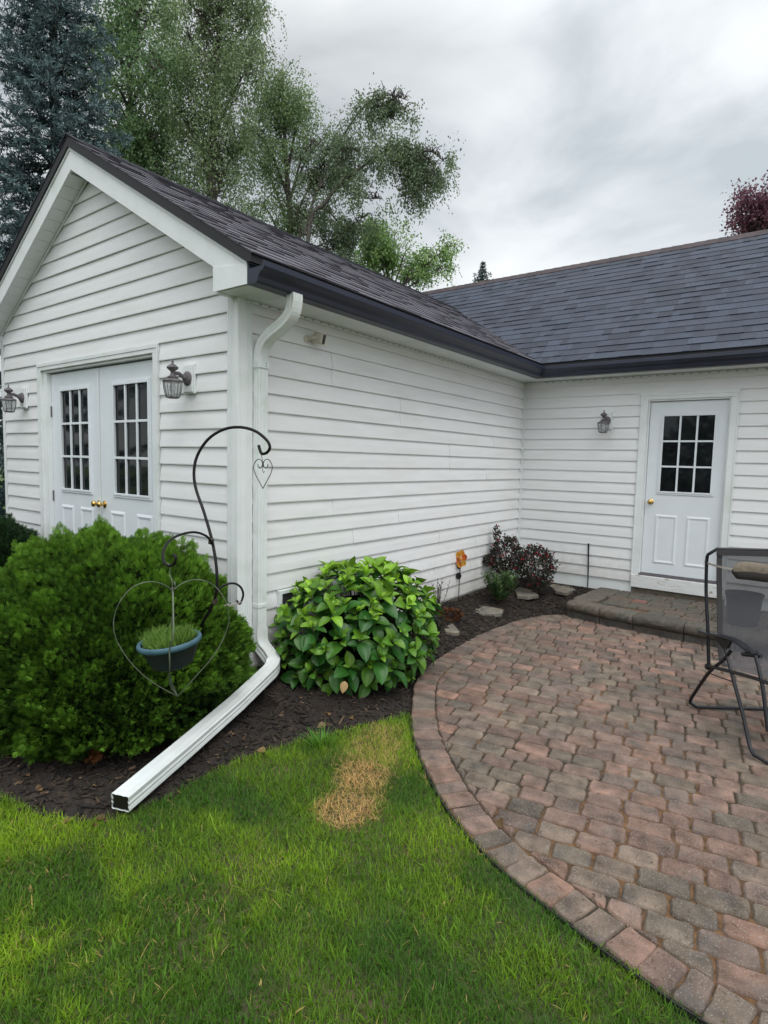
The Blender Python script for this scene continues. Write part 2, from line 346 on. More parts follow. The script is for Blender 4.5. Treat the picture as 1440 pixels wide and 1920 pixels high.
# side wall, with the overlaps of its panels as tiny steps
rows = []; se = {16: .905, 15: .907, 7: .945, 6: 1.86, 14: 1.84, 13: 1.842, 11: 2.75, 10: 2.752, 4: 2.6, 9: 3.6, 5: 1.2, 3: 3.4, 12: 3.75, 2: 1.7}
for k in range(-1, 19):
    if k in se: rows.append((k, [(.1, se[k]-.002, .1, se[k]-.002, .0), (se[k], LEN-.02, se[k], LEN-.02, .0015)]))
    else: rows.append((k, [(.088, LEN-.02)]))
siding(lambda u, o, z: (o, u, z), rows).build('side_wall', M['siding'], house)
rows = []
for k in range(0, 19):
    if k < 17: rows.append((k, [(.03, 1.434), (2.392, HX)]))
    else: rows.append((k, [(.03, HX)]))
siding(lambda u, o, z: (u, LEN-o, z), rows).build('back_wall', M['siding'], house)
# solid core behind the siding (keeps the rooms dark), foundation
core = MB(); core.box(-WID+.01, -.02, .10, LEN+.1, G-.3, 2.36); core.box(-6.5, HX, LEN+.12, 8.6, G-.3, 2.36)
core.box(-WID+.01, -2.87, .003, .10, -.15, 2.36); core.box(-.878, -.02, .003, .10, -.15, 2.36); core.box(-2.87, -.878, .003, .10, 2.16, 2.36)
core.poly_prism([(-WID+.01, .003, 2.36), (-.02, .003, 2.36), (-.02, .003, 2.58), (-1.85, .003, 3.66), (-WID+.01, .003, 2.58)], (0, .09, 0))
core.box(-.02, -.003, .003, LEN+.003, -.15, 2.40)
core.box(0, 1.436, LEN+.003, LEN+.12, -.15, 2.40); core.box(2.39, HX, LEN+.003, LEN+.12, -.15, 2.40); core.box(1.436, 2.39, LEN+.003, LEN+.12, 2.16, 2.40)
core.build('wall_core', M['trim'], house)
fd = MB(); fd.box(-.2, -.012, -.01+.02, LEN+.01, G-.2, -.005); fd.box(-.012, HX, LEN+.012, LEN+.1, G-.2, -.004); fd.box(-WID+.02, -.21, .02, .2, G-.2, -.006)
fd.build('foundation', M['concrete'], house)
# corner posts with their grooves
cp = MB(); cp.box(-.088, .022, -.022, .0, -.13, 2.37); cp.box(0.0, .022, .0005, .1045, -.13, 2.37)
for g in (-.076, -.060, -.044, -.028): cp.box(g, g+.006, -.0255, -.0222, -.13, 2.37)
for g in (.080, .064, .048): cp.box(.0222, .0255, g, g+.006, -.13, 2.37)
cp.build('corner_post', M['trim'], house, bevel=.003)
cp = MB(); cp.box(-WID-.012, -WID+.03, -.018, .0, -.13, 2.6); cp.build('corner_post', M['trim'], house, bevel=.003)
cp = MB(); cp.box(.001, .030, LEN-.020, LEN-.001, -.004, 2.37); cp.box(.0145, .0165, LEN-.036, LEN-.0205, -.004, 2.37); cp.box(.0305, .045, LEN-.0165, LEN-.0145, -.004, 2.37)
cp.build('inside_corner_trim', M['trim'], house)
# channel under the eaves with its weep slots
ch = MB(); ch.box(.0155, .03, .09, LEN-.03, 2.345, 2.363); ch.box(.05, HX, LEN-.03, LEN-.0155, 2.335, 2.355)
nf0 = len(ch.f)
x = .3
while x < HX: ch.box(x, x+.025, LEN-.0325, LEN-.0302, 2.344, 2.349); x += .085
y = .15
while y < LEN-.1: ch.box(.0302, .0325, y, y+.02, 2.353, 2.357); y += .085
so_ = ch.build('soffit_channel', M['trim'], house); so_.data.materials.append(M['dark'])
for p_ in so_.data.polygons: p_.material_index = int(p_.index >= nf0)
# soffits: rows of narrow panels with open joints
sf = MB(); y = -.150
while y < LEN-.30:
    y1 = min(y+.148, LEN-.294); sf.box(.0, .268, y, y1-.003, 2.366, 2.378); y += .148
x = .0
while x < HX: sf.box(x, x+.145, LEN-.288, LEN-.002, 2.366, 2.378); x += .148
sf.box(-.0, .268, -.15, LEN-.29, 2.380, 2.386); sf.box(0, HX, LEN-.288, LEN, 2.380, 2.386)
y = -.15
while y < LEN: sf.box(-WID-.30, -WID, y, y+.145, 2.366, 2.378); y += .148
sf.build('soffit', M['trim'], house)
# rake soffit panels under both gable slopes
sf = MB(); s_ = .05
cs, sn = 1/math.hypot(1, .59), .59/math.hypot(1, .59); tot = 2.14/cs
while s_ < tot-.02:
    for sg in (-1, 1):
        if sg > 0 and s_*cs > 1.84: continue
        if s_*cs > 2.1: continue
        a, b_ = s_, min(s_+.118, tot)
        p = [(-1.85+sg*a*cs, 0, 3.605-a*sn), (-1.85+sg*b_*cs, 0, 3.605-b_*sn)]
        p = [(q[0], -.145, q[2]) for q in p]+[(q[0], -.001, q[2]) for q in p[::-1]]
        sf.poly_prism(p, (0, 0, -.006+.0))
    s_ += .124
sf.poly_prism([(-1.85, -.001, 3.616), (-1.85+1.84, -.001, 3.616-1.84*.59), (-1.85+1.84, -.145, 3.616-1.84*.59), (-1.85, -.145, 3.616)], (0, 0, .008))
sf.poly_prism([(-1.85, -.001, 3.616), (-1.85-2.14, -.001, 3.616-2.14*.59), (-1.85-2.14, -.145, 3.616-2.14*.59), (-1.85, -.145, 3.616)], (0, 0, .008))
for sg in (-1, 1):                       # trim strip where wall meets soffit
    e_ = 1.80
    p = [(-1.85, -.017, 3.594), (-1.85+sg*e_, -.017, 3.594-e_*.59), (-1.85+sg*e_, -.017, 3.574-e_*.59), (-1.85, -.017, 3.574)]
    sf.poly_prism(p, (0, -.008, 0))
sf.build('rake_soffit', M['trim'], house)
# rake fascia boards, return box
fb = MB()
for sg in (-1, 1):
    e_ = 2.135
    p = [(-1.85, -.150, 3.755), (-1.85+sg*e_, -.150, 3.755-e_*.59), (-1.85+sg*e_, -.150, 3.755-e_*.59-.115), (-1.85+sg*(e_-.1), -.150, 3.755-(e_-.1)*.59-.165), (-1.85, -.150, 3.59)]
    fb.poly_prism(p, (0, -.014, 0))
    fb.poly_prism([(-1.85, -.1645, 3.758), (-1.85+sg*e_, -.1645, 3.758-e_*.59), (-1.85+sg*e_, -.1645, 3.738-e_*.59), (-1.85, -.1645, 3.738)], (0, -.009, 0))
fb.build('rake_fascia', M['trim'], house)
for x0, x1 in ((-.040, .285), (-WID-.3, -WID+.02)):
    rb = MB()
    if x0 > -1: rb.poly_prism([(x0, -.166, 2.366), (x1, -.166, 2.366), (x1, -.166, zf_w(x1)-.01), (x0, -.166, zf_w(x0)-.165)], (0, -.004, 0)); rb.poly_prism([(x0, -.145, 2.372), (x1-.002, -.145, 2.372), (x1-.002, -.145, 2.48), (x0, -.145, zf_w(x0)-.18)], (0, .14, 0)); rb.box(x0, .0, -.145, -.02, 2.361, 2.3655)
    else: rb.box(x0, x1, -.166, -.02, 2.38, 2.50)
    rb.build('eave_return', M['trim'], house, bevel=.002)
fs = MB(); fs.box(.270, .288, -.149, LEN-.29, 2.36, 2.50); fs.box(.2885, HX, LEN-.288, LEN-.270, 2.36, 2.50)
fs.build('eave_fascia', M['trim'], house)
MB().box(-WID-.30, -WID-.285, -.149, LEN, 2.36, 2.5).build('eave_fascia', M['trim'], house)
# gutter: one profile run along the wing, round the inner corner and along the main roof
prof = [(.290, 2.362), (.368, 2.362), (.380, 2.372), (.388, 2.398), (.408, 2.420), (.432, 2.434), (.440, 2.446), (.440, 2.478), (.430, 2.481), (.426, 2.474), (.420, 2.452), (.305, 2.450), (.300, 2.484), (.290, 2.484)]
gm = MB(); P3 = [[(o, -.172, z) for o, z in prof], [(o, LEN-o, z) for o, z in prof], [(HX, LEN-o, z) for o, z in prof]]
n = len(prof); V = sum(P3, [])
gm.add(V, [(i*n+j, i*n+(j+1) % n, (i+1)*n+(j+1) % n, (i+1)*n+j) for i in range(2) for j in range(n)]+[tuple(range(n-1, -1, -1)), tuple(2*n+j for j in range(n))])
gut = gm.build('gutter', M['gutter'], house)
MB().box(-WID-.42, -WID-.3005, -.17, LEN, 2.38, 2.49).build('gutter', M['gutter'], house, bevel=.01)
# downspout from the outlet down the wall and out over the mulch
rp = []
for a, b_ in [(-1, -1), (1, -1), (1, 1), (-1, 1)]: pass
def dprof(w, h):
    p = []
    for k in range(9):
        t = -1+2*k/8; p.append((w*t*.92, -h+(.002 if k in (2, 6) else 0)))
    for k in range(7):
        t = -1+2*k/6; p.append((w-(.004 if k in (2, 4) else 0), h*t*.9))
    for k in range(9):
        t = 1-2*k/8; p.append((w*t*.92, h-(.002 if k in (2, 6) else 0)))
    for k in range(7):
        t = 1-2*k/6; p.append((-w+(.004 if k in (2, 4) else 0), h*t*.9))
    return p
X = np.array([1., 0, 0]); Z = np.array([0, 0, 1.])
top = spline([(.362, .15, 2.37), (.362, .15, 2.315), (.335, .15, 2.245), (.26, .15, 2.19), (.16, .15, 2.145), (.085, .15, 2.09), (.052, .15, 2.02), (.048, .15, 1.94)], 12)
ups = []
for i in range(len(top)):
    T = np.gradient(top, axis=0)[i]; T /= np.linalg.norm(T); ups.append(np.cross((0, 1., 0), T)*-1)
ds = MB(); nT = len(top); ds.sweep(top, dprof(.042, .034), ups=ups, scl=[1-(.035 if (i % 3 == 0 and (8 < i < 40 or 44 < i < nT-10)) else 0) for i in range(nT)])
dso = ds.build('downspout', M['metalw'], house, smooth=True)
ds = MB(); ds.sweep([(.048, .15, 1.952), (.048, .15, 1.0), (.048, .15, .12)], dprof(.0395, .0315), up=X); ds.build('downspout', M['metalw'], house, smooth=True)
bot = np.vstack([spline([(.048, .15, .16), (.048, .15, .08), (.065, .155, .025), (.115, .170, -.03), (.17, .165, -.07), (.215, .11, -.10), (.250, .0, -.123)], 9), [(.36, -.31, -.165), (.53, -.79, -.205), (.688, -1.23, -.234)]])
ups = []
T = np.gradient(bot, axis=0)
for i in range(len(bot)):
    t = T[i]/np.linalg.norm(T[i]); k = min(1, max(0, (0.12-bot[i][2])/.17)); ups.append(unit(X*(1-k)+Z*k))
def hollow(path, w, h, ups, mb):
    mb.sweep(path, dprof(w, h), ups=ups, cap=False, scl=[1-(.03 if (i % 3 == 0 and 9 < i < 48) else 0) for i in range(len(path))])
    i = len(path)-1; e0 = max(0, i-1); mb.sweep(np.array([path[i]*.995+path[e0]*.005, path[i]*.6+path[e0]*.4])[::-1][::-1], dprof(w-.003, h-.003), ups=[ups[i], ups[i]], cap=False)
    return mb
ex = MB(); hollow(bot, .0475, .0375, ups, ex)
exo = ex.build('downspout_extension', M['metalw'], house, smooth=True)
q = bot[-1]-unit(bot[-1]-bot[-2])*.010; ex = MB(); tt = unit(bot[-1]-bot[-2]); sd_ = np.cross(tt, Z); cc = [q+sd_*a*.044+np.array([0, 0, 1])*b_*.034 for a, b_ in ((-1, -1), (1, -1), (1, 1), (-1, 1))]
ex.poly_prism(cc, tt*.004); ex.build('pipe_shade_plate', M['dark'], exo)  # dark plate stands in for the shade inside the pipe mouth
st = MB(); st.box(.012, .0835, .1085, .1915, .30, .325); st.box(.0835, .085, .14, .16, .306, .32)
st.build('strap', M['metalw'], dso); st = MB(); st.box(.012, .086, .1065, .1935, 1.93, 1.975); st.build('sleeve', M['metalw'], dso)
sm = MB()
for zz in (1.945, 1.962): sm.lathe([(.004, 0), (.003, .002), (0, .003)], (.086, .165, zz), 8, axis=(1, 0, 0))
sm.build('screw', M['lampmetal'], dso)

# roofs: each course is a row of tabs, each tab with its own thickness and tone
def shingles(mb, O, U, V_, Nn, vlen, ulim, e=.142, seed=1, tone=(1, 1, 1)):
    r = random.Random(seed); O, U, V_, Nn = [np.array(q, float) for q in (O, U, V_, Nn)]
    i = 0; v = -.012
    while v < vlen:
        v1 = min(v+e, vlen); u0, u1 = ulim((v+v1)/2); u = u0
        while u < u1:
            w = r.choice((.07, .10, .14, .18, .24))*r.uniform(.85, 1.15); ue = min(u+w, u1)
            if u1-ue < .04: ue = u1
            th = r.choice((.007, .007, .012)); g = r.choice((.74, .90, 1.0, 1.08, 1.22))*r.uniform(.93, 1.07); wv = .0015*math.sin(u*3+i)
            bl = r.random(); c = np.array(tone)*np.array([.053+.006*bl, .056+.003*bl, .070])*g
            a0 = O+U*u+V_*(v+wv)+Nn*th; a1 = O+U*(ue-.0)+V_*(v+wv)+Nn*th; b0 = O+U*u+V_*(v1+.012)+Nn*.001; b1 = O+U*ue+V_*(v1+.012)+Nn*.001
            c0 = O+U*u+V_*(v+wv)-Nn*.002; c1 = O+U*ue+V_*(v+wv)-Nn*.002
            mb.add([a0, a1, b1, b0, c0, c1], [(0, 1, 2, 3), (4, 5, 1, 0), (4, 0, 3), (1, 5, 2)], c)
            u = ue
        v = v1; i += 1
cw = 1/math.hypot(1, .59); sw = .59*cw
deck = MB()
for sg in (-1, 1):
    e_ = 2.19
    deck.poly_prism([(-1.85, -.186, 3.83), (-1.85+sg*e_, -.186, 3.83-e_*.59), (-1.85+sg*e_, -.186, 3.83-e_*.59-.055), (-1.85+sg*2.14, -.186, 3.757-2.14*.59), (-1.85, -.186, 3.757)], (0, 6.5, 0))
deck.build('roof_edge', M['blackedge'], house)
sh = MB()
shingles(sh, (.345, -.192, 3.831-2.195*.59), (0, 1, 0), (-cw, 0, sw), (sw, 0, cw), 2.195/cw, lambda v: (0, 4.66+.194+v*cw*.74+.16), seed=3, tone=(1.35, 1.22, 1.22))  # tint puts glancing sheen into the colour; same shingle as the main roof
wr = sh.build('roof', M['shingle'], house); wr['label'] = 'shingle slope of the front wing, purplish sheen put into its colour'
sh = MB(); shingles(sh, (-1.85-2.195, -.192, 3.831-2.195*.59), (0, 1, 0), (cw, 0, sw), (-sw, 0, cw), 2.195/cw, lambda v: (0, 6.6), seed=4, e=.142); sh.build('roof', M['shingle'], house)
rc = MB(); y = -.20; i = 0
while y < 6.15:
    for sg in (-1, 1):
        a = [(-1.85, y, 3.852+.004), (-1.85+sg*.13, y, 3.852-.13*.59+.004), (-1.85+sg*.13, y+.16, 3.848-.13*.59-.004), (-1.85, y+.16, 3.848-.004)]
        rc.poly_prism(a, (0, 0, -.010), np.array([.035, .036, .045])*random.uniform(.7, 1.3))
    y += .142
rcap = rc.build('ridge_cap', M['shingle'], wr)
y = .1
while y < 6: MB().lathe([(.007, 0), (.006, .005), (0, .007)], (-1.79, y, 3.845-.06*.59), 6).build('roofing_nail', M['metalw'], wr); y += .284
# main roof
MZ0, MY0, MS = 2.535, LEN-.335, .80; cm = 1/math.hypot(1, MS); smn = MS*cm; RY = 6.56; RZ = MZ0+MS*(RY-MY0)
dk = MB(); dk.poly_prism([(-6, MY0, MZ0-.004), (-6, RY, RZ-.004), (-6, 2*RY-MY0, MZ0-.004), (-6, 2*RY-MY0, MZ0-.06), (-6, RY, RZ-.06), (-6, MY0, MZ0-.06)], (HX+6.2, 0, 0))
dk.build('roof_edge', M['blackedge'], house)
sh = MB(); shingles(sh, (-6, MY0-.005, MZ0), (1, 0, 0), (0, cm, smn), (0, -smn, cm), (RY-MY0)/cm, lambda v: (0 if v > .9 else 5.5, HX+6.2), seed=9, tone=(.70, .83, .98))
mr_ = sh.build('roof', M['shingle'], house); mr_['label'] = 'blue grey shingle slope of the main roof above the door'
rc = MB(); x = -6
while x < HX+.2:
    for sg in (-1, 1):
        a = [(x, RY, RZ+.020), (x, RY+sg*.12, RZ+.020-.12*MS), (x+.16, RY+sg*.12, RZ+.014-.12*MS), (x+.16, RY, RZ+.014)]
        rc.poly_prism(a, (0, 0, -.010), np.array([.05, .034, .036])*random.uniform(.7, 1.2))
    x += .142
rc.build('ridge_cap', M['shingle'], mr_)
# gable ends of the main roof, far side walls
MB().poly_prism([(HX, MY0+.4, 2.36), (HX, 2*RY-MY0-.4, 2.36), (HX, RY, RZ-.2)], (-.05, 0, 0)).build('gable_wall', M['siding'], house)

# ---------------------------------------------------------------- doors
def door_leaf(name, x0, x1, z0, z1, Y, g, knob_x, knob_z, hinges, lab, panels):
    """leaf in the plane y=Y (outside is -y); g = glass rectangle"""
    gx0, gx1, gz0, gz1 = g; mb = MB(); T = .035
    mb.box(x0, gx0, Y, Y+T, z0, z1); mb.box(gx1, x1, Y, Y+T, z0, z1); mb.box(gx0, gx1, Y, Y+T, z0, gz0); mb.box(gx0, gx1, Y, Y+T, gz1, z1)
    d = mb.build(name, M['door'], house); d['label'] = lab
    f = MB(); f.ring(gx0-.032, gx1+.032, gz0-.032, gz1+.032, .018, Y-.010, Y+.001); f.ring(gx0-.014, gx1+.014, gz0-.014, gz1+.014, .018, Y-.016, Y+.001)
    f.build('window_frame', M['door'], d, bevel=.003)
    f = MB(); w = (gx1-gx0)/3; h = (gz1-gz0)/3
    for k in (1, 2): f.box(gx0+k*w-.010, gx0+k*w+.010, Y-.008, Y+.006, gz0+.004, gz1-.004)
    for k in (1, 2):
        for q in range(3): f.box(gx0+q*w+(.0102 if q else .004), gx0+(q+1)*w-(.0102 if q < 2 else .004), Y-.0075, Y+.006, gz0+k*h-.010, gz0+k*h+.010)
    f.build('window_bars', M['door'], d, bevel=.002)
    MB().box(gx0, gx1, Y+.008, Y+.014, gz0, gz1).build('window_pane', M['glass'], d)
    for px0, px1, pz0, pz1 in panels:
        f = MB(); a, b_ = .022, .012
        def strip(A, B, C_, D_): f.add(A+B+C_+D_, [(0, 1, 2, 3)])
        o = [(px0, pz0), (px1, pz0), (px1, pz1), (px0, pz1)]; i1 = [(px0+a, pz0+a), (px1-a, pz0+a), (px1-a, pz1-a), (px0+a, pz1-a)]
        i2 = [(px0+2*a, pz0+2*a), (px1-2*a, pz0+2*a), (px1-2*a, pz1-2*a), (px0+2*a, pz1-2*a)]
        V = [(x, Y-.0005, z) for x, z in o]+[(x, Y-.009, z) for x, z in i1]+[(x, Y-.0015, z) for x, z in i2]
        f.add(V, [(j, (j+1) % 4, 4+(j+1) % 4, 4+j) for j in range(4)]+[(4+j, 4+(j+1) % 4, 8+(j+1) % 4, 8+j) for j in range(4)]+[(8, 9, 10, 11)])
        f.build('raised_panel', M['door'], d)
    k = MB(); k.lathe([(.0, 0), (.031, 0), (.031, .004), (.024, .009), (.011, .013), (.011, .030), (.021, .036), (.027, .047), (.026, .058), (.018, .066), (0, .068)], (knob_x, Y, knob_z), 24, axis=(0, -1, 0))
    k.build('knob', M['brass'], d, smooth=True, sharp=.8)
    for hz in hinges:
        h = MB(); hx = x0-.004 if knob_x > (x0+x1)/2 else x1+.004
        h.box(hx-.008, hx+.008, Y-.012, Y-.001, hz-.05, hz+.05); h.build('hinge', M['lampmetal'], d, bevel=.002)
    return d
YD = .035
door_leaf('door', -2.724, -1.848, .10, 2.062, YD, (-2.53, -2.02, 1.008, 1.90), -1.885, .905, (1.72, .93, .3), 'left leaf of the white double door', [(-2.57, -2.33, .27, .86), (-2.22, -1.98, .27, .86)])
door_leaf('door', -1.842, -.960, .10, 2.062, YD, (-1.61, -1.10, 1.008, 1.90), -1.795, .905, (), 'right leaf of the white double door', [(-1.70, -1.46, .27, .86), (-1.30, -1.06, .27, .86)])
fr = MB()
for a, b_ in ((-2.860, -2.800), (-.947, -.887)): fr.box(a, b_, -.030, .035, -.0, 2.095 if a < -2 else 2.095)
fr.box(-2.860, -.887, -.0302, .035, 2.0952, 2.155)
fr.box(-2.866, -.881, -.036, -.0305, 2.128, 2.158); fr.box(-2.866, -2.85, -.0345, -.0305, 0, 2.1275); fr.box(-.897, -.881, -.0345, -.0305, 0, 2.1275)
fr.box(-2.7995, -2.728, -.006, .07, 0, 2.075); fr.box(-.956, -.9475, -.006, .07, 0, 2.075); fr.box(-2.7995, -.9475, -.0065, .07, 2.0752, 2.0948)
fr.box(-2.80, -.947, -.03, .08, -.02, .09)
fr.box(-1.872, -1.852, YD-.007, YD-.0008, .10, 2.06)
fr.build('door_frame', M['trim'], house, bevel=.003)
YB = LEN+.030
door_leaf('door', 1.527, 2.300, .118, 2.062, YB, (1.672, 2.180, 1.060, 1.905), 1.588, .938, (), 'white half glazed back door with nine panes', [(1.640, 1.880, .235, .800), (1.960, 2.200, .235, .800)])
fr = MB()
for a, b_ in ((1.437, 1.508), (2.318, 2.389)): fr.box(a, b_, LEN-.026, LEN+.03, .0, 2.085)
fr.box(1.437, 2.389, LEN-.0262, LEN+.03, 2.0852, 2.157)
fr.box(1.430, 1.446, LEN-.032, LEN-.0265, 0, 2.1275); fr.box(2.380, 2.396, LEN-.032, LEN-.0265, 0, 2.1275); fr.box(1.430, 2.396, LEN-.033, LEN-.0267, 2.128, 2.160)
fr.box(1.5085, 1.523, LEN-.008, LEN+.07, .1, 2.068); fr.box(2.303, 2.3175, LEN-.008, LEN+.07, .1, 2.068); fr.box(1.5085, 2.3175, LEN-.0085, LEN+.07, 2.0682, 2.0848)
fr.build('door_frame', M['trim'], house, bevel=.003)
sl = MB(); sl.box(1.437, 2.389, LEN-.040, LEN+.05, -.055, .088); sl.build('door_sill', M['sill'], house, bevel=.004)
sl = MB(); sl.box(1.508, 2.318, LEN-.012, LEN+.06, .0885, .112); sl.build('threshold', M['lampmetal'], house, bevel=.003)
# dryer vent box low on the side wall
vb = MB(); vb.ring(.345, .535, .145, .375, .03, 0, .03); vb.v = [np.c_[q[:, 1]+.012, q[:, 0], q[:, 2]] for q in vb.v]
vb.build('vent_cover', M['trim'], house, bevel=.004)
vb = MB(); vb.box(.012, .024, .3755, .5045, .1755, .3445); vb.build('vent_cover', M['bucket'], house)

# ---------------------------------------------------------------- wall lanterns
def lantern(loc, label):
    t = thing('wall_lantern', label, 'wall light', loc, 'lanterns beside the doors'); o = ORG[t.name]
    def sh_(mb): mb.v = [q+o for q in mb.v]; return mb
    b = MB(); b.box(-.062, .062, -.030, -.013, -.105, .105); b.box(-.052, .052, -.040, -.0302, -.095, .095); sh_(b).build('mounting_block', M['tag'] if 0 else M['trim'], t, bevel=.004)
    b = MB(); b.lathe([(0, 0), (.050, 0), (.050, .006), (.040, .016), (.022, .024), (0, .026)], (0, -.040, .0), 24, axis=(0, -1, 0)); sh_(b).build('back_plate', M['lampmetal'], t, smooth=True)
    b = MB(); b.tube(spline([(0, -.06, .0), (0, -.085, .012), (0, -.11, .026), (0, -.135, .022), (0, -.152, .010)], 5), [.017]*3+[.013]*18, 10); sh_(b).build('arm', M['lampmetal'], t, smooth=True)
    c = (0, -.158, 0)
    b = MB(); b.lathe([(.010, -.02), (.034, -.012), (.036, -.004), (.022, .004), (.014, .018), (.013, .030), (.018, .036), (.036, .052), (.040, .060), (.036, .066), (.020, .078), (.008, .088), (.006, .096), (.009, .101), (.004, .108), (.003, .118), (0, .120)], c, 20)
    sh_(b).build('finial_cap', M['lampmetal'], t, smooth=True, sharp=.9)
    b = MB(); b.lathe([(.030, -.012), (.066, -.026), (.070, -.034), (.066, -.040), (.060, -.038)], c, 8); sh_(b).build('crown_rim', M['lampmetal'], t)
    b = MB(); b.lathe([(.062, -.038), (.060, -.07), (.052, -.11), (.042, -.142)], c, 8)
    b.f = b.f[:-2]; sh_(b).build('glass', M['lampglass'], t)
    b = MB()
    for k in range(8):
        q = 2*math.pi*k/8; pp = [(.0635, -.036), (.0615, -.07), (.0535, -.11), (.044, -.142), (.040, -.146)]
        b.tube([(c[0]+r*math.cos(q), c[1]+r*math.sin(q), z) for r, z in pp], .0030, 5)
    b.lathe([(0, -.152), (.030, -.150), (.045, -.144), (.045, -.138), (0, -.138)], c, 8)
    sh_(b).build('cage', M['lampmetal'], t)
    b = MB(); b.lathe([(.008, -.02), (.010, -.045), (.020, -.065), (.022, -.085), (.014, -.105), (0, -.112)], c, 14); sh_(b).build('bulb', M['tag'], t, smooth=True)
    return t
lantern((-.497, 0, 1.875), 'purplish grey wall lantern on white block between double door and front corner')
lantern((-3.175, 0, 1.862), 'grey wall lantern at far left edge, left of the double door')
lantern((1.065, LEN, 1.862), 'grey wall lantern on the recessed wall left of the single back door')
# camera under the eave
cm_ = thing('security_camera', 'small cream security camera high on side wall beside downspout', 'camera', (0.012, .62, 2.21)); o = ORG[cm_.name]
b = MB(); b.lathe([(0, 0), (.030, 0), (.030, .008), (.014, .014), (0, .015)], o, 18, axis=(1, 0, 0)); b.build('base', M['cream'], cm_, smooth=True)
b = MB(); b.tube([o+(.012, 0, 0), o+(.05, .005, .004), o+(.065, .03, .012)], .010, 8); b.build('arm', M['cream'], cm_, smooth=True)
A = unit(np.array([.80, .05, -.2])); q0 = o+np.array([.035, .055, .018])
Rm = np.stack([unit(np.cross(A, Z)), np.cross(unit(np.cross(A, Z)), A), A], 1)
b = MB(); pts = []
for k in range(20):
    q = 2*math.pi*k/20; cx, cy = math.copysign(abs(math.cos(q))**.6, math.cos(q))*.030, math.copysign(abs(math.sin(q))**.6, math.sin(q))*.042; pts.append(q0+Rm@np.array([cx, cy, 0]))
b.poly_prism(pts, A*.085); b.build('body', M['cream'], cm_, bevel=.004)
b = MB(); pts = [q0+Rm@np.array([x, y, .0865]) for x, y in ((-.014, -.033), (.014, -.033), (.014, .033), (-.014, .033))]; b.poly_prism(pts, A*.002); b.build('lens', M['dark'], cm_)
# ------------------------------------------------------------------ ground, lawn, beds, patio
PAT_OUT = [(2.974, -.699), (2.849, -.677), (2.638, -.620), (2.473, -.570), (2.238, -.490), (1.976, -.360), (1.746, -.194), (1.476, .05), (1.24, .312), (1.075, .545), (.93, .78), (.824, .98), (.732, 1.27), (.674, 1.70), (.642, 2.145), (.650, 2.56), (.690, 2.97), (.800, 3.36), (1.00, 3.62)]
PAT_OUT = [(7.5, -1.05), (5.0, -.93), (3.9, -.84)]+PAT_OUT
LAWN_EDGE = [(-6.0, -2.05), (-2.5, -1.95), (-.9, -1.72), (.07, -1.50), (.40, -1.43), (.58, -1.36), (.70, -1.21), (.705, -.95), (.70, -.625), (.80, -.27), (.92, .04), (1.09, .50)]
out_ = spline(PAT_OUT, 6); lawn_e = spline(LAWN_EDGE, 6)
g = MB().box(-80, 80, -80, 120, G-1.2, G-.075).build('ground', M['ground']); g['kind'] = 'structure'
# lawn soil: gently uneven sheet
def sheet(name, x0, x1, y0, y1, st, hf, mt, cf=None, keep=None):
    xs = np.arange(x0, x1+st/2, st); ys = np.arange(y0, y1+st/2, st); X_, Y_ = np.meshgrid(xs, ys); P = np.c_[X_.ravel(), Y_.ravel()]
    Zv = hf(P); nx, ny = len(xs), len(ys); I = np.arange(nx*ny).reshape(ny, nx)
    F = np.stack([I[:-1, :-1], I[:-1, 1:], I[1:, 1:], I[1:, :-1]], -1).reshape(-1, 4)
    if keep is not None: c = P[F].mean(1); F = F[keep(c)]
    return npmesh(name, np.c_[P, Zv], F, None, mt, smooth=True)
def lawn_h(P): return G-.026+.010*(vnoise(P, .7, 3)-.5)+.006*vnoise(P, .12, 5)
soilo = sheet('lawn_ground', -7, 8, -7, .9, .06, lawn_h, M['soil'],
              keep=lambda c: inside(c, np.vstack([[(8, -7.1)], [(-7.1, -7.1)], [(-7.1, -2.1)], lawn_e, out_[::-1][int(np.argmin(np.linalg.norm(out_[::-1]-np.array([1.09, .5]), axis=1))):]])+np.array([0.0, 0.0])))
soilo['kind'] = 'structure'
LP = np.vstack([[(8, -7.1)], [(-7.1, -7.1)], [(-7.1, -2.1)], lawn_e, out_[::-1][int(np.argmin(np.linalg.norm(out_[::-1]-np.array([1.09, .5]), axis=1))):]])
def bed_h(P):
    d = np.minimum(np.abs(P[:, 0]), np.where(P[:, 0] < 1.2, np.abs(LEN-P[:, 1]), 9)); d = np.where(P[:, 1] < 0, .7+np.abs(P[:, 1])*.2, d)
    h = G-.022+.125*np.clip(1-d/.75, 0, 1)**1.2
    h = np.where((P[:, 0] < .0), G-.0+.04*np.clip(1+P[:, 1]/1.2, 0, 1), h)
    n = np.abs(vnoise(P, .045, 9)-.5)*.022+.022*(vnoise(P, .16, 4)-.5)
    e0 = np.min(np.linalg.norm(P[:, None, :]-np.vstack([out_, lawn_e])[None], axis=2), axis=1)
    return h+n-.018*np.clip(1-e0/.08, 0, 1)
BED = np.vstack([[(-6.5, .3)], lawn_e+np.array([0.02, -.03]), out_[int(np.argmin(np.linalg.norm(out_-np.array([1.09, .5]), axis=1))):]+np.array([.03, 0]), [(1.5, 3.7), (1.5, LEN+.05), (-.1, LEN+.05), (-.1, .3)]])
bed = sheet('mulch_bed', -6.5, 1.6, -2.2, LEN+.06, .022, bed_h, M['mulch'], keep=lambda c: inside(c, BED))
bed['kind'] = 'structure'
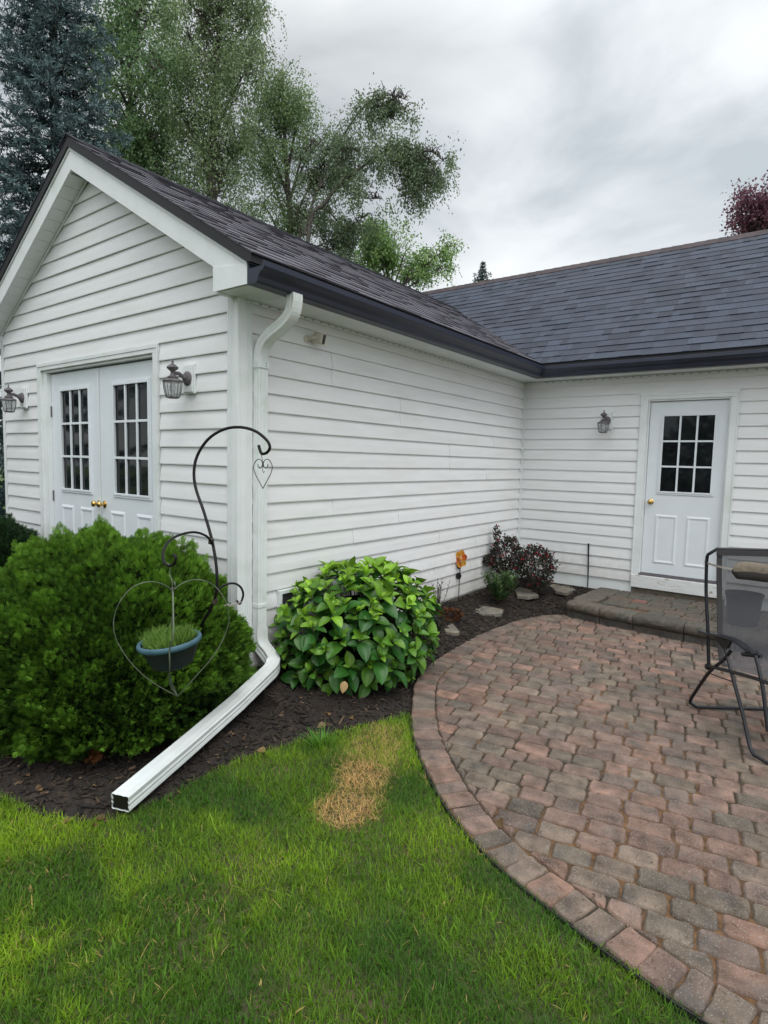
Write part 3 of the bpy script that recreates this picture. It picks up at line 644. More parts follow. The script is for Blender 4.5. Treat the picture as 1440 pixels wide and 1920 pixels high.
# chips and shreds of bark on the bed
n = 42000; P = np.c_[RNG.uniform(-4.2, 1.3, n), RNG.uniform(-1.95, LEN, n)]; P = P[inside(P, BED)]
P = P[(P[:, 0] > .0) | (P[:, 1] < 0)]; n = len(P)
a = RNG.uniform(0, 2*math.pi, n); D = np.c_[np.cos(a), np.sin(a), RNG.normal(0, .25, n)]; R = frames(D, np.array([0, 0, 1.])+rnd(n, .45))
ll = RNG.gamma(3, .0075, n)+.006; Sc = np.c_[np.minimum(ll*.35, .009), ll, ll*.2]
pale = RNG.random(n) < np.where((P[:, 1] < -.9) | ((P[:, 0] > .45) & (P[:, 1] < .5)), .085, .012)
C = np.array([.020, .014, .010])*RNG.uniform(.4, 1.9, (n, 1)); C[pale] = np.array([.13, .085, .05])*RNG.uniform(.5, 1.3, (pale.sum(), 1))
cube = (np.array([[x-.5, y-.5, z] for z in (-.2, .8) for y in (0, 1) for x in (0, 1)], float), np.array([(0, 2, 3, 1), (4, 5, 7, 6), (0, 1, 5, 4), (2, 6, 7, 3), (0, 4, 6, 2), (1, 3, 7, 5)]))
V, F, C = inst(*cube, np.c_[P, bed_h(P)+.004], R, Sc, C)
ch = npmesh('bark_chips', V, F, C, M['chips']); tag(ch, 'dark shredded bark mulch scattered over the planting bed', 'mulch', kind='stuff')
# fallen leaves near the lawn edge
n = 60; P = np.c_[RNG.uniform(-.3, 1.1, n), RNG.uniform(-1.5, .3, n)]; P = P[inside(P, BED)]; P = np.vstack([P, [(.84, -.10), (.80, .02), (.75, -.42), (.66, -1.28), (.55, -1.42), (2.06, -.20)]]); n = len(P)
a = RNG.uniform(0, 2*math.pi, n); D = np.c_[np.cos(a), np.sin(a), RNG.normal(0, .15, n)]; R = frames(D, np.array([0, 0, 1.])+rnd(n, .4))
C = np.array([.28, .17, .08])*RNG.uniform(.4, 1.2, (n, 1)); sc = RNG.uniform(.018, .04, n); sc[-6:] = .055
zz = bed_h(P)+.014; zz[-1] = G+.006
V, F, C = inst(*OVATE, np.c_[P, zz], R, np.c_[sc*.8, sc, sc], C)
o = npmesh('fallen_leaves', V, F, C, M['leaf'], smooth=True); tag(o, 'dry tan leaves fallen on the mulch and lawn edge', 'leaves', kind='stuff')

# the lawn blades
PATCH = np.array([(1.02, .10), (1.16, .24), (1.36, .10), (1.42, -.15), (1.48, -.42), (1.40, -.63), (1.27, -.60), (1.20, -.42), (1.06, -.2), (.98, -.02)])
pa = [at(x, y, 2, G-.03)[:2] for x, y in ((600, 1530), (640, 1548), (690, 1535), (720, 1480), (752, 1420), (745, 1375), (700, 1362), (665, 1390), (640, 1440), (625, 1490))]
PATCH = np.array(pa)
def seg_dist(P, poly):
    d = np.full(len(P), 1e9)
    for i in range(len(poly)):
        a, b = poly[i], poly[(i+1) % len(poly)]; ab = b-a; t = np.clip(((P-a)@ab)/(ab@ab), 0, 1); d = np.minimum(d, np.linalg.norm(P-(a+t[:, None]*ab), axis=1))
    return d
def grass(region, n, hmul=1.0, w=.0024, extra=None):
    x0, x1, y0, y1 = region; P = np.c_[RNG.uniform(x0, x1, n), RNG.uniform(y0, y1, n)]
    jit = P+rnd(n, .018)[:, :2]; P = P[inside(P+rnd(n, .010)[:, :2], LP)]
    n = len(P); cl = vnoise(P, .11, 21); cl2 = vnoise(P, .5, 22); cl3 = vnoise(P, .04, 23)
    dead = np.where(inside(P, PATCH), 1.0, 0.0); dd = seg_dist(P, PATCH); dead = np.clip(np.where(dead > 0, .62+dd/.10, .62-dd/.10)+(cl3-.5)*.5+(cl-.5)*.35, 0, 1)
    core_d = np.maximum(np.clip(1.25-np.linalg.norm((P-np.array(at(648, 1512, 2, G)[:2]))/.15, axis=1), 0, 1), .75*np.clip(1.2-np.linalg.norm((P-np.array(at(678, 1450, 2, G)[:2]))/.15, axis=1), 0, 1)); dead = dead*.55
    dead = np.clip(dead+core_d, 0, 1)
    eg = np.min(np.linalg.norm(P[:, None, :]-out_[None, ::3], axis=2), axis=1) if n < 400000 else 0
    dry_edge = np.clip(1-eg/.05, 0, 1)*(vnoise(P, .12, 31) > .62)
    deadm = RNG.random(n) < np.clip(dead*.9+dry_edge*.8+.010+.035*(cl2 > .66), 0, .95)
    keepm = RNG.random(n) < (1-.1*core_d); P, cl, cl2, cl3, dead, deadm, core_d = [q[keepm] for q in (P, cl, cl2, cl3, dead, deadm, core_d)]; n = len(P)
    ang = 2*math.pi*vnoise(P, .30, 40)+RNG.normal(0, 2.2, n); lean = np.clip(RNG.gamma(2.2, .22, n), .05, 1.6)
    lean = np.where(deadm, lean+.35, lean)
    D = np.c_[np.cos(ang)*lean, np.sin(ang)*lean, np.ones(n)]; U = np.c_[np.cos(ang), np.sin(ang), -lean*0+.1]; R = frames(D, U+rnd(n, .25))
    h = RNG.gamma(9, .0033, n)*(.8+.4*cl)*hmul*np.where(deadm, 1.0, 1)
    g1 = np.array([.105, .215, .011]); g2 = np.array([.225, .370, .013]); g3 = np.array([.036, .120, .010])
    t_ = np.clip(cl2*1.6-.35+(cl-.5)*.7+RNG.normal(0, .18, n), 0, 1)[:, None]
    dk = np.clip((vnoise(P, .27, 61)-.45)*3.5+(vnoise(P, .07, 62)-.5)*1.2, 0, 1)[:, None]
    C = (g1*(1-t_)+g2*t_)*(1-dk*.75)+g3*dk*.75; C = C*RNG.uniform(.6, 1.35, (n, 1))
    tan = np.array([.66, .43, .17])*RNG.uniform(.55, 1.25, (n, 1)); yel = np.array([.30, .30, .05])
    t2 = np.clip(.5+core_d*1.5, 0, 1)[:, None]; tan = tan*t2+np.array([.42, .36, .10])*(1-t2)*RNG.uniform(.6, 1.2, (n, 1))
    C = np.where(deadm[:, None], tan, C*(1-dead[:, None]*.5)+yel*dead[:, None]*.5)
    wd = w*RNG.uniform(.7, 1.35, n)
    return inst(*BLADE, np.c_[P, lawn_h(P)-.002], R, np.c_[wd, h, h], C)
L0 = grass((-.2, 3.1, -2.15, .55), 240000); L1 = grass((-2.6, 3.6, -3.1, -1.5), 60000, 1.0, .0045); L2 = grass((-5, 7, -5, -.6), 45000, 1.1, .008)
V, F, C = merge([L0, L1, L2]); go = npmesh('lawn_grass', V, F, C, M['grass']); tag(go, 'mown green lawn with a straw coloured dead patch', 'grass', kind='stuff')
# taller weed tuft at the bed edge
def tuft(name, label, cat, base, n, rad, hgt, wid, cols, spread=.5, mt='grass', group=None, curve=True, tpl=BLADE):
    t = MBLANK(name, label, cat, base, group); b = np.array(base, float)
    a = RNG.uniform(0, 2*math.pi, n); r = rad*np.sqrt(RNG.random(n)); P = b+np.c_[np.cos(a)*r, np.sin(a)*r, np.zeros(n)]
    D = np.c_[np.cos(a)*spread*RNG.uniform(.1, 1, n), np.sin(a)*spread*RNG.uniform(.1, 1, n), np.ones(n)]; R = frames(D, np.c_[np.cos(a), np.sin(a), np.zeros(n)]+rnd(n, .2))
    h = hgt*RNG.uniform(.55, 1.1, n); C = np.array(cols)[RNG.integers(0, len(cols), n)]*RNG.uniform(.7, 1.25, (n, 1))
    V, F, C = inst(*tpl, P, R, np.c_[np.full(n, wid), h, h], C)
    o = npmesh(name, V, F, C, M[mt]); tag(o, label, cat, group); return o
def MBLANK(*a): return None
wp = at(603, 1400, 2, G-.03)
tuft('grass_tuft', 'taller bright green grass tuft where lawn meets mulch near the tan leaf', 'grass tuft', wp, 60, .045, .12, .007, [(.09, .26, .03), (.06, .18, .02)], .9)

# ---- pavers
inner = []
o_ = out_; Tn = np.gradient(o_, axis=0); Tn /= np.linalg.norm(Tn, axis=1)[:, None]; Nn_ = np.c_[Tn[:, 1], -Tn[:, 0]]
if ((o_[60]+Nn_[60]*.1)[0]) < o_[60][0]: Nn_ = -Nn_
BWID = .158
inn = o_+Nn_*BWID
def clip_poly(poly, a, b):           # keep the side to which normal points (patio side)
    nrm = np.array([-(b-a)[1], (b-a)[0]]); c = np.array([3.5, 1.8]); nrm = nrm*np.sign((c-a)@nrm); o = []
    for i in range(len(poly)):
        p, q = poly[i], poly[(i+1) % len(poly)]; dp, dq = (p-a)@nrm, (q-a)@nrm
        if dp >= 0: o.append(p)
        if dp*dq < 0: o.append(p+(q-p)*dp/(dp-dq))
    return o
pm = MB(); PCOL = [(.200, .132, .108), (.178, .125, .106), (.158, .130, .104), (.130, .112, .092), (.170, .136, .112), (.215, .136, .106), (.145, .112, .098)]
PW = [.2, .22, .17, .12, .16, .06, .10]
rp_ = random.Random(5)
def paver(poly, z=G, col=None, gap=.006, ch=.022, mb=pm, th=.05):
    poly = [np.array(p, float) for p in poly]; c = sum(poly)/len(poly); A = 0
    for i in range(len(poly)): p, q = poly[i], poly[(i+1) % len(poly)]; A += p[0]*q[1]-p[1]*q[0]
    if abs(A)/2 < .0011: return
    if A < 0: poly = poly[::-1]
    # rounded corners
    pts = []
    for i in range(len(poly)):
        p, a, b = poly[i], poly[i-1], poly[(i+1) % len(poly)]; la, lb = np.linalg.norm(a-p), np.linalg.norm(b-p)
        if la < 1e-4 or lb < 1e-4: continue
        cc = min(ch*rp_.uniform(.55, 1.3), la*.38, lb*.38); p0, p1 = p+(a-p)/la*cc, p+(b-p)/lb*cc; q = (p0+p1)/2*.62+p*.38
        pts += [p0, q, p1]
        mlen = lb
        if mlen > .09: pts.append((p+b)/2+np.array([rp_.gauss(0, .0016), rp_.gauss(0, .0016)]))
    pts = np.array(pts)+np.array([[rp_.gauss(0, .0019), rp_.gauss(0, .0019)] for _ in pts]); n = len(pts)
    dz = rp_.gauss(0, .0016); tx, ty = rp_.gauss(0, .008), rp_.gauss(0, .008)
    def ringp(ins, zz):
        d = c-pts; l_ = np.linalg.norm(d, axis=1)[:, None]; q = pts+d/l_*ins; return np.c_[q, z+dz+zz+(q[:, 0]-c[0])*tx+(q[:, 1]-c[1])*ty]
    V = np.vstack([ringp(gap, -th), ringp(gap*.7, -.011), ringp(gap+.0028, -.0045), ringp(gap+.007, -.0006), ringp(gap+.022, 0)])
    F = [(k*n+i, k*n+(i+1) % n, (k+1)*n+(i+1) % n, (k+1)*n+i) for k in range(4) for i in range(n)]+[tuple(4*n+i for i in range(n))]
    if col is None: col = np.array(rp_.choices(PCOL, PW)[0])*rp_.uniform(.62, 1.0)*np.array([1.03, .95, .88])
    edge = np.array(col)*1.12
    Cc = np.vstack([np.tile(col, (2*n, 1)), np.tile(edge, (2*n, 1)), np.tile(col, (n, 1))])
    mb.add(V, F, Cc)
# border course
s_ = np.r_[0, np.cumsum(np.linalg.norm(np.diff(o_, axis=0), axis=1))]; tot = s_[-1]; u = 0
def at_s(arr, u): return np.array([np.interp(u, s_, arr[:, 0]), np.interp(u, s_, arr[:, 1])])
while u < tot-.03:
    w = rp_.choice((.095, .112, .118, .13)); u1 = min(u+w, tot)
    col = np.array(rp_.choices(PCOL, [.2, .25, .12, .05, .3, .03, .15])[0])*rp_.uniform(.66, .98)*np.array([1.03, .95, .88])
    jj = [np.array([rp_.gauss(0, .004), rp_.gauss(0, .004)]) for _ in range(4)]; paver([at_s(o_, u)+jj[0], at_s(o_, u1)+jj[1], at_s(inn, u1)+jj[2], at_s(inn, u)+jj[3]], col=col, gap=.003, ch=.012)
    u = u1
# field rows, almost parallel to the house
ang = math.radians(9.5); ca, sa = math.cos(ang), math.sin(ang); ph = .119; hullp = inn[::4]
hull = [inn[i] for i in range(0, len(inn), 5)]
v = -2.6
stepfront = [(1.0, 3.56), (1.42, 3.48), (2.45, 3.42), (5, 3.40)]
while v < 4.6:
    u = -1+rp_.uniform(0, .15)
    while u < 9:
        w = rp_.choice((.125, .165, .165, .195)) if True else .16
        q = [(u, v), (u+w, v), (u+w, v+ph), (u, v+ph)]; q = [np.array([.6+ca*a-sa*b, -1.2+sa*a+ca*b]) for a, b in q]; u += w
        cx = sum(q)/4
        if cx[0] < .5 or cx[0] > 7.2 or cx[1] > 3.62 or cx[1] < -1.2: continue
        pl = q
        for i in range(len(hull)-1):
            a, b = hull[i], hull[i+1]
            if np.linalg.norm((a+b)/2-cx) < 2.6: pl = clip_poly(pl, a, b)
            if len(pl) < 3: break
        if len(pl) < 3: continue
        paver(pl)
    v += ph
po = pm.build('patio', M['paver']); tag(po, kind='structure')
POLYP = [tuple(p) for p in (o_+Nn_*.004)]+[(1.05, 4.55), (7.5, 4.55)]
MB().poly_prism([(x, y, G-.30) for x, y in POLYP], (0, 0, .2885)).build('patio_bedding', M['joint'])['kind'] = 'structure'
# strands of dry grass and crumbs in the joints
n = 14000; P = np.c_[RNG.uniform(.8, 4.2, n), RNG.uniform(-.9, 3.3, n)]; P = P[inside(P, np.array(POLYP))]; w8 = vnoise(P, .35, 77)+.3*np.clip((1.2-P[:, 1])/2, 0, 1); P = P[w8 > .46]; n = len(P)
a = RNG.uniform(0, 6.28, n); D = np.c_[np.cos(a), np.sin(a), RNG.normal(0, .06, n)]; R = frames(D, np.array([0, 0, 1.])+rnd(n, .2)); l_ = RNG.gamma(2.5, .006, n)
V, F, C = inst(*DIAMOND, np.c_[P, np.full(n, G+.0035)], R, np.c_[RNG.uniform(.0012, .003, n), l_, l_], np.array([.16, .10, .05])*RNG.uniform(.4, 1.6, (n, 1)))
o = npmesh('dry_clippings', V, F, C, M['grass']); tag(o, 'scattered dry grass clippings on the brick patio', 'clippings', kind='stuff')
# edging strip between lawn and pavers
e_ = o_[:int(len(o_)*.56)]; em_ = MB(); em_.sweep([(p[0], p[1], G-.012) for p in (e_-Nn_[:len(e_)]*.008)], [(-.003, -.05), (.003, -.05), (.003, .006), (-.003, .006)])
tag(em_.build('lawn_edging', M['edging']), 'thin black strip edging between the lawn and curved paver border', 'edging')
# low step in front of the back door
stp = thing('paver_step', 'low stone and paver landing in front of the back door', 'step', (1.6, 4.0, G)); ZT = -.115
rs = random.Random(3)
front = [(1.035, 3.555), (1.40, 3.475), (1.74, 3.42), (2.20, 3.385), (2.62, 3.37), (3.05, 3.37), (3.5, 3.38), (3.95, 3.40)]
for i in range(len(front)-1):
    a, b = np.array(front[i]), np.array(front[i+1]); t_ = (b-a)/np.linalg.norm(b-a); nn = np.array([-t_[1], t_[0]]); a2, b2 = a+t_*.004, b-t_*.004
    mb = MB(); nU = 12; V = []; prof_ = [(0.03, -.10), (0.004, -.085), (-.008, -.055), (-.004, -.025), (.010, -.006), (.03, 0), (.19, .002), (.19, -.10)]
    for k in range(nU+1):
        q = a2+(b2-a2)*k/nU; ed = min(k, nU-k); rr_ = .010 if ed == 0 else 0
        for j, (dn, dz) in enumerate(prof_):
            jn = rs.gauss(0, .0035) if 0 < j < 5 else 0
            V.append((*(q+nn*(dn+jn+rr_*(j < 5))), ZT+dz+rs.gauss(0, .001)-(rr_*.5 if 2 < j < 7 else 0)))
    m_ = len(prof_); F = [(k*m_+j, k*m_+(j+1) % m_, (k+1)*m_+(j+1) % m_, (k+1)*m_+j) for k in range(nU) for j in range(m_)]+[tuple(range(m_-1, -1, -1)), tuple(nU*m_+j for j in range(m_))]
    mb.add(V, F, np.array(rs.choice([(.105, .086, .068), (.085, .070, .056), (.068, .058, .048)])))
    mb.build('cap_stone', M['block'], stp, smooth=True, sharp=.7)
    mb = MB(); a3, b3 = a+nn*.028+t_*.004, b+nn*.028-t_*.004; V = [(*a3, G-.06), (*b3, G-.06), (*(b3+nn*.12), G-.06), (*(a3+nn*.12), G-.06)]
    mb.poly_prism(V, (0, 0, ZT-.101-G+.06), np.array([.06, .052, .045])); mb.build('riser_block', M['block'], stp, bevel=.006)
# side stones running back to the wall, landing pavers
for (x0, y0, x1, y1) in ((1.03, 3.75, 1.30, 4.12), (1.06, 4.13, 1.33, 4.56)):
    mb = MB(); paver([(x0, y0), (x1, y0), (x1+.01, y1), (x0+.03, y1)], z=ZT, col=np.array([.10, .084, .066]), mb=mb, th=.10, ch=.03); mb.build('cap_stone', M['block'], stp)
mb = MB(); mb.poly_prism([(1.07, 3.60, G-.1), (3.95, 3.44, G-.1), (3.95, 4.56, G-.1), (1.10, 4.56, G-.1)], (0, 0, ZT-.018-G+.1), np.array([.05, .045, .035])); mb.build('step_core', M['joint'], stp)
mb = MB(); y = 3.60
while y < 4.55:
    x = 1.32 if y > 3.70 else 1.42; x += rp_.uniform(-.005, .03)
    while x < 3.9:
        w = rp_.choice((.15, .2, .2, .24)); y1 = min(y+.145, 4.56); ok = y > 3.66 or x > 1.7
        col = np.array(rp_.choice([(.085, .072, .056), (.075, .068, .056), (.10, .072, .056), (.08, .064, .048)]))
        if abs(x-1.62) < .09 and 4.0 < y < 4.2: col = np.array([.17, .075, .058])
        if ok: paver([(x, y), (x+w, y), (x+w, y1), (x, y1)], z=ZT-.001, col=col, mb=mb, ch=.01, th=.03)
        x += w
    y += .145
mb.build('landing_pavers', M['block'], stp)
# flagstones in the bed
def flag(px_poly, label, zt):
    pts = [at(x, y, 2, zt)[:2] for x, y in px_poly]; mb = MB(); V = [(*p, zt-.03) for p in pts]; c = np.mean(pts, 0)
    n = len(pts); V = np.vstack([[(*p, zt-.04) for p in pts], [(*p, zt-.006) for p in pts], [(*(p+(c-p)*.07), zt) for p in pts]])
    mb.add(V, [(k*n+i, k*n+(i+1) % n, (k+1)*n+(i+1) % n, (k+1)*n+i) for k in range(2) for i in range(n)]+[tuple(2*n+i for i in range(n))])
    o = mb.build('flagstone', M['stone']); tag(o, label, 'stepping stone', 'flat stones set in the mulch bed'); return o
flag([(866, 1136), (880, 1133), (912, 1136), (944, 1142), (940, 1149), (905, 1151), (880, 1143)], 'flat grey flagstone in front of the spiky green plant, nearest the patio curve', -.225)
flag([(838, 1159), (845, 1165), (862, 1183), (858, 1186), (836, 1184), (828, 1172)], 'tan flagstone beside the small dark plant right of the hydrangea', -.235)
flag([(964, 1104), (975, 1100), (998, 1106), (1010, 1115), (990, 1118), (970, 1116)], 'grey flagstone between spiky green plant and the rounded rose bush', -.195)
flag([(1030, 1097), (1046, 1090), (1066, 1094), (1079, 1104), (1062, 1111), (1042, 1107)], 'tan flagstone against the wall between rose bush and landing', -.17)
flag([(930, 1068), (948, 1056), (956, 1070), (950, 1084)], 'leaning pale flagstone behind the spiky green plant at the wall', -.05)
# ------------------------------------------------------------------ shrubs
def fanspray():
    """flat scaly spray of an arborvitae: a fan of short blades, local y = outward"""
    tv, tf = [], []
    for a, l, y0 in ((0, 1, 0), (.45, .72, .15), (-.45, .72, .15), (.85, .55, .10), (-.85, .55, .10), (.3, .5, .45), (-.3, .5, .45)):
        w = .12; c, s = math.cos(a), math.sin(a); k = len(tv)
        for x, y in ((-w*.5, 0), (w*.5, 0), (w*.6, l*.6), (0, l), (-w*.6, l*.6)):
            tv.append((x*c+y*s, y0-x*s+y*c, .08*math.sin(5*a)+y*.05))
        tf += [(k, k+1, k+2, k+4), (k+4, k+2, k+3, k+3)]
    return np.array(tv), np.array([f for f in tf])
def fan4():
    tv, tf = [], []
    for a, l, y0 in ((0, 1, 0), (.42, .78, .15), (-.42, .78, .15), (.8, .58, .08), (-.8, .58, .08), (.25, .5, .5), (-.25, .5, .5)):
        w = .115; c, s = math.cos(a), math.sin(a); k = len(tv)
        for x, y in ((0, 0), (w*.55, l*.5), (0, l), (-w*.55, l*.5)):
            tv.append((x*c+y*s, y0-x*s+y*c, .10*math.sin(5*a)+y*y*.12))
        tf.append((k, k+1, k+2, k+3))
    return np.array(tv), np.array(tf)
FAN = fan4()
def globe_bush(name, label, cat, cen, rad, n, nclump, amp, size, ca, cb, seed, zcut, flat=2.0, extra_fn=None):
    rg = np.random.default_rng(seed); cen = np.array(cen, float); rad = np.array(rad, float)
    t = thing(name, label, cat, (cen[0], cen[1], zcut))
    def clear(P):     # clipped back where the downspout extension lies
        return ~((P[:, 0] > .235+(.0-P[:, 1])*.345-.055) & (P[:, 2] < .0))
    cd_ = unit(rg.normal(size=(nclump, 3))); cd_[:, 2] = np.abs(cd_[:, 2])*1.0-.35; cd_ = unit(cd_); ca_ = rg.uniform(.4, 1.2, nclump); cw_ = rg.uniform(.05, .11, nclump)
    def radius(d):
        dist = np.arccos(np.clip(d@cd_.T, -1, 1)); b = ca_*np.exp(-(dist/cw_)**2); k = b.argmax(1); return b.max(1), k
    d = unit(rg.normal(size=(n, 3))); d = d[d[:, 2] > -.75]; b, k = radius(d); n_ = len(d)
    shell = 1-np.abs(rg.normal(0, .045, n_))
    un = np.sign(d)*np.abs(d)**(2/flat); un = un/np.linalg.norm(un, axis=1)[:, None]*1
    rr = (1-amp*.6+amp*b*1.3)*shell
    if extra_fn is not None: rr = rr*extra_fn(d)
    P = cen+d*rad*rr[:, None]
    ok = (P[:, 2] > zcut+.02) & clear(P); P, d, b, k, shell, rr = P[ok], d[ok], b[ok], k[ok], shell[ok], rr[ok]; n_ = len(P)
    nrm = unit(d/rad)
    up = np.array([0, 0, 1.]); D = unit(nrm*.75+up*.65+cd_[k]*.35+rg.normal(0, .33, (n_, 3)))
    U = rg.normal(size=(n_, 3)); R = frames(D, U)
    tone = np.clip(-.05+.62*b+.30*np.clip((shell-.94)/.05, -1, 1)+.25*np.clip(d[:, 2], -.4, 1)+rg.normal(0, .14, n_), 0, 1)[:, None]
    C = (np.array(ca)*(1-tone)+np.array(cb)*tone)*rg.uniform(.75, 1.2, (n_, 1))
    s = size*rg.uniform(.65, 1.25, n_)
    V, F, C = inst(*FAN, P, R, s, C)
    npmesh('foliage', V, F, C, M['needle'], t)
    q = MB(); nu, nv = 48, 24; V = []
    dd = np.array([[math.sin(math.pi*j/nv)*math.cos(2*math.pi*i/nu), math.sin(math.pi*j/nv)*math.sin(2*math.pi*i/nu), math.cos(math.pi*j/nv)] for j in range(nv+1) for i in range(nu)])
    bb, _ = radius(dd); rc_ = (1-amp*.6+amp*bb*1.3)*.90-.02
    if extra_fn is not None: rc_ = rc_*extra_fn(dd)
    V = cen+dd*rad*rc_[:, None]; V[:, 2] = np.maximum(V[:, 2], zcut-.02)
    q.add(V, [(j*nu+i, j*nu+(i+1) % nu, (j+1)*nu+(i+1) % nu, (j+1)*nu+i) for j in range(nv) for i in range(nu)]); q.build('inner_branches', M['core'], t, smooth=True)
    return t
BC = (-.47, -.68, .05)
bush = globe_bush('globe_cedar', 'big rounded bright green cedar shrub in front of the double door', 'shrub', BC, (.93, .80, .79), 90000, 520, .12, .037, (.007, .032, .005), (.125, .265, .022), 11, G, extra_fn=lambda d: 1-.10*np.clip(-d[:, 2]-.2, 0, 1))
# rust-brown dead sprig low on the big shrub
P = np.array(at(183, 1414, 2, G+.06)); n = 60; D = unit(np.array([.5, -.6, .1])+rnd(n, .6)); V, F, C = inst(*FAN, P+rnd(n, .018), frames(D, rnd(n)), RNG.uniform(.02, .045, n), np.array([.22, .085, .03])*RNG.uniform(.5, 1.3, (n, 1)))
o = npmesh('dead_sprig', V, F, C, M['needle'], bush)
globe_bush('dark_yew', 'dark green shrub at far left edge behind the big cedar', 'shrub', (-2.78, -.52, .06), (.85, .45, .72), 16000, 90, .10, .045, (.006, .020, .006), (.022, .062, .016), 12, G)

# hydrangea: shoots carrying whorls of broad toothed leaves
def hydrangea(cen, rad, label):
    t = thing('hydrangea', label, 'shrub', (cen[0], cen[1], G+.02)); rg = np.random.default_rng(5); cen = np.array(cen, float); rad = np.array(rad, float)
    tips = []; tries = 0
    while len(tips) < 150 and tries < 30000:
        tries += 1
        d = rg.normal(size=3); d /= np.linalg.norm(d)
        if d[2] < -.62: continue
        p = cen+d*rad*(1-abs(rg.normal(0, .05)))*(.88+.26*float(vnoise(np.array([d*2+5]), .55, 3)[0]))
        if p[0] < .035 or p[2] < G+.06: continue
        if all(np.linalg.norm(p-q[0]) > .088 for q in tips): tips.append((p, d))
    PL, DL, UL, SL, CL = [], [], [], [], []; st = MB()
    for p, d in tips:
        ax = unit(d*np.array([.8, .8, .6])+np.array([0, 0, .75])+rg.normal(0, .15, 3)); a0 = rg.uniform(0, 6.28); s1 = np.cross(ax, [.3, .2, .9]); s1 /= np.linalg.norm(s1); s2 = np.cross(ax, s1)
        big = rg.uniform(.8, 1.15); low = np.clip(.5-d[2]*.6, 0, 1)
        for ring, (cnt, tilt, sz, back) in enumerate(((2, .35, .060, 0), (2, .75, .098, .010), (2, 1.10, .130, .028), (2, 1.35, .145, .065))):
            for j in range(cnt):
                a = a0+ring*1.57+j*2*math.pi/cnt+rg.normal(0, .25); tl = tilt+rg.normal(0, .28)
                D = unit(ax*math.cos(tl)+(s1*math.cos(a)+s2*math.sin(a))*math.sin(tl)+np.array([0, 0, -.07*ring]))
                PL.append(p-ax*back+D*.008); DL.append(D); UL.append(ax+np.array([0, 0, .3])); SL.append(sz*big*rg.uniform(.5, 1.2))
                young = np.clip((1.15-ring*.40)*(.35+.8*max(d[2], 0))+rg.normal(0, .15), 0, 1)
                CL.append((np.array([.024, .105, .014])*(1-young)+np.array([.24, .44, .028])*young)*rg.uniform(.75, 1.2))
        st.tube([p-ax*.01, p-ax*.09, p*.55+np.array([cen[0], cen[1], G])*.45], [.003, .004, .005], 5)
    PL, DL, UL, SL, CL = map(np.array, (PL, DL, UL, SL, CL))
    ok = (PL+DL*SL[:, None])[:, 0] > .022; PL, DL, UL, SL, CL = [q[ok] for q in (PL, DL, UL, SL, CL)]
    # finer leaf: 7 x 5 grid with a folded midrib, drooping tip and wavy edge
    W = [0.02, .26, .43, .50, .44, .27, .0]; Tt = [0, .12, .28, .46, .66, .85, 1.0]
    tv = np.array([[s*w, t_, abs(s)*w*.42*(1-.3*abs(s))-.36*t_**2.2+.10*t_+(.018*math.sin(i*2.4) if abs(s) == 1 else 0)] for i, (w, t_) in enumerate(zip(W, Tt)) for s in (-1, -.5, 0, .5, 1)])
    tf = np.array([[i*5+j, i*5+j+1, i*5+j+6, i*5+j+5] for i in range(6) for j in range(4)])
    R = frames(DL, UL+rg.normal(0, .2, UL.shape)); C = CL
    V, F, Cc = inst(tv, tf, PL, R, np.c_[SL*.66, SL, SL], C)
    # paler veins: lighten the centre line vertices a touch
    k = len(tv); mid = (np.arange(len(V)) % k) % 5 == 2; Cc[mid] *= 1.25
    npmesh('leaves', V, F, Cc, M['hleaf'], t, smooth=True); st.build('stems', M['twig'], t)
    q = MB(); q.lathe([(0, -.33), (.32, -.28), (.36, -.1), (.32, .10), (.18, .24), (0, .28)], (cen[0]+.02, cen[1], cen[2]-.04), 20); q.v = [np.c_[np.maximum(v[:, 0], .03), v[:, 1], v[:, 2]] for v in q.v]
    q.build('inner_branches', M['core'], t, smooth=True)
    return t
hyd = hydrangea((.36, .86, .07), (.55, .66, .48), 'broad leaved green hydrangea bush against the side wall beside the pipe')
V, F, C = inst(*OVATE, np.array([at(647, 1277, 0, .80)]), frames(np.array([[.2, -.5, -.7]]), np.array([[.5, -.6, .2]])), np.array([[.05, .075, .075]]), np.array([[.50, .33, .15]]))
lf = npmesh('withered_leaf', V, F, C, M['leaf'], hyd, smooth=True)

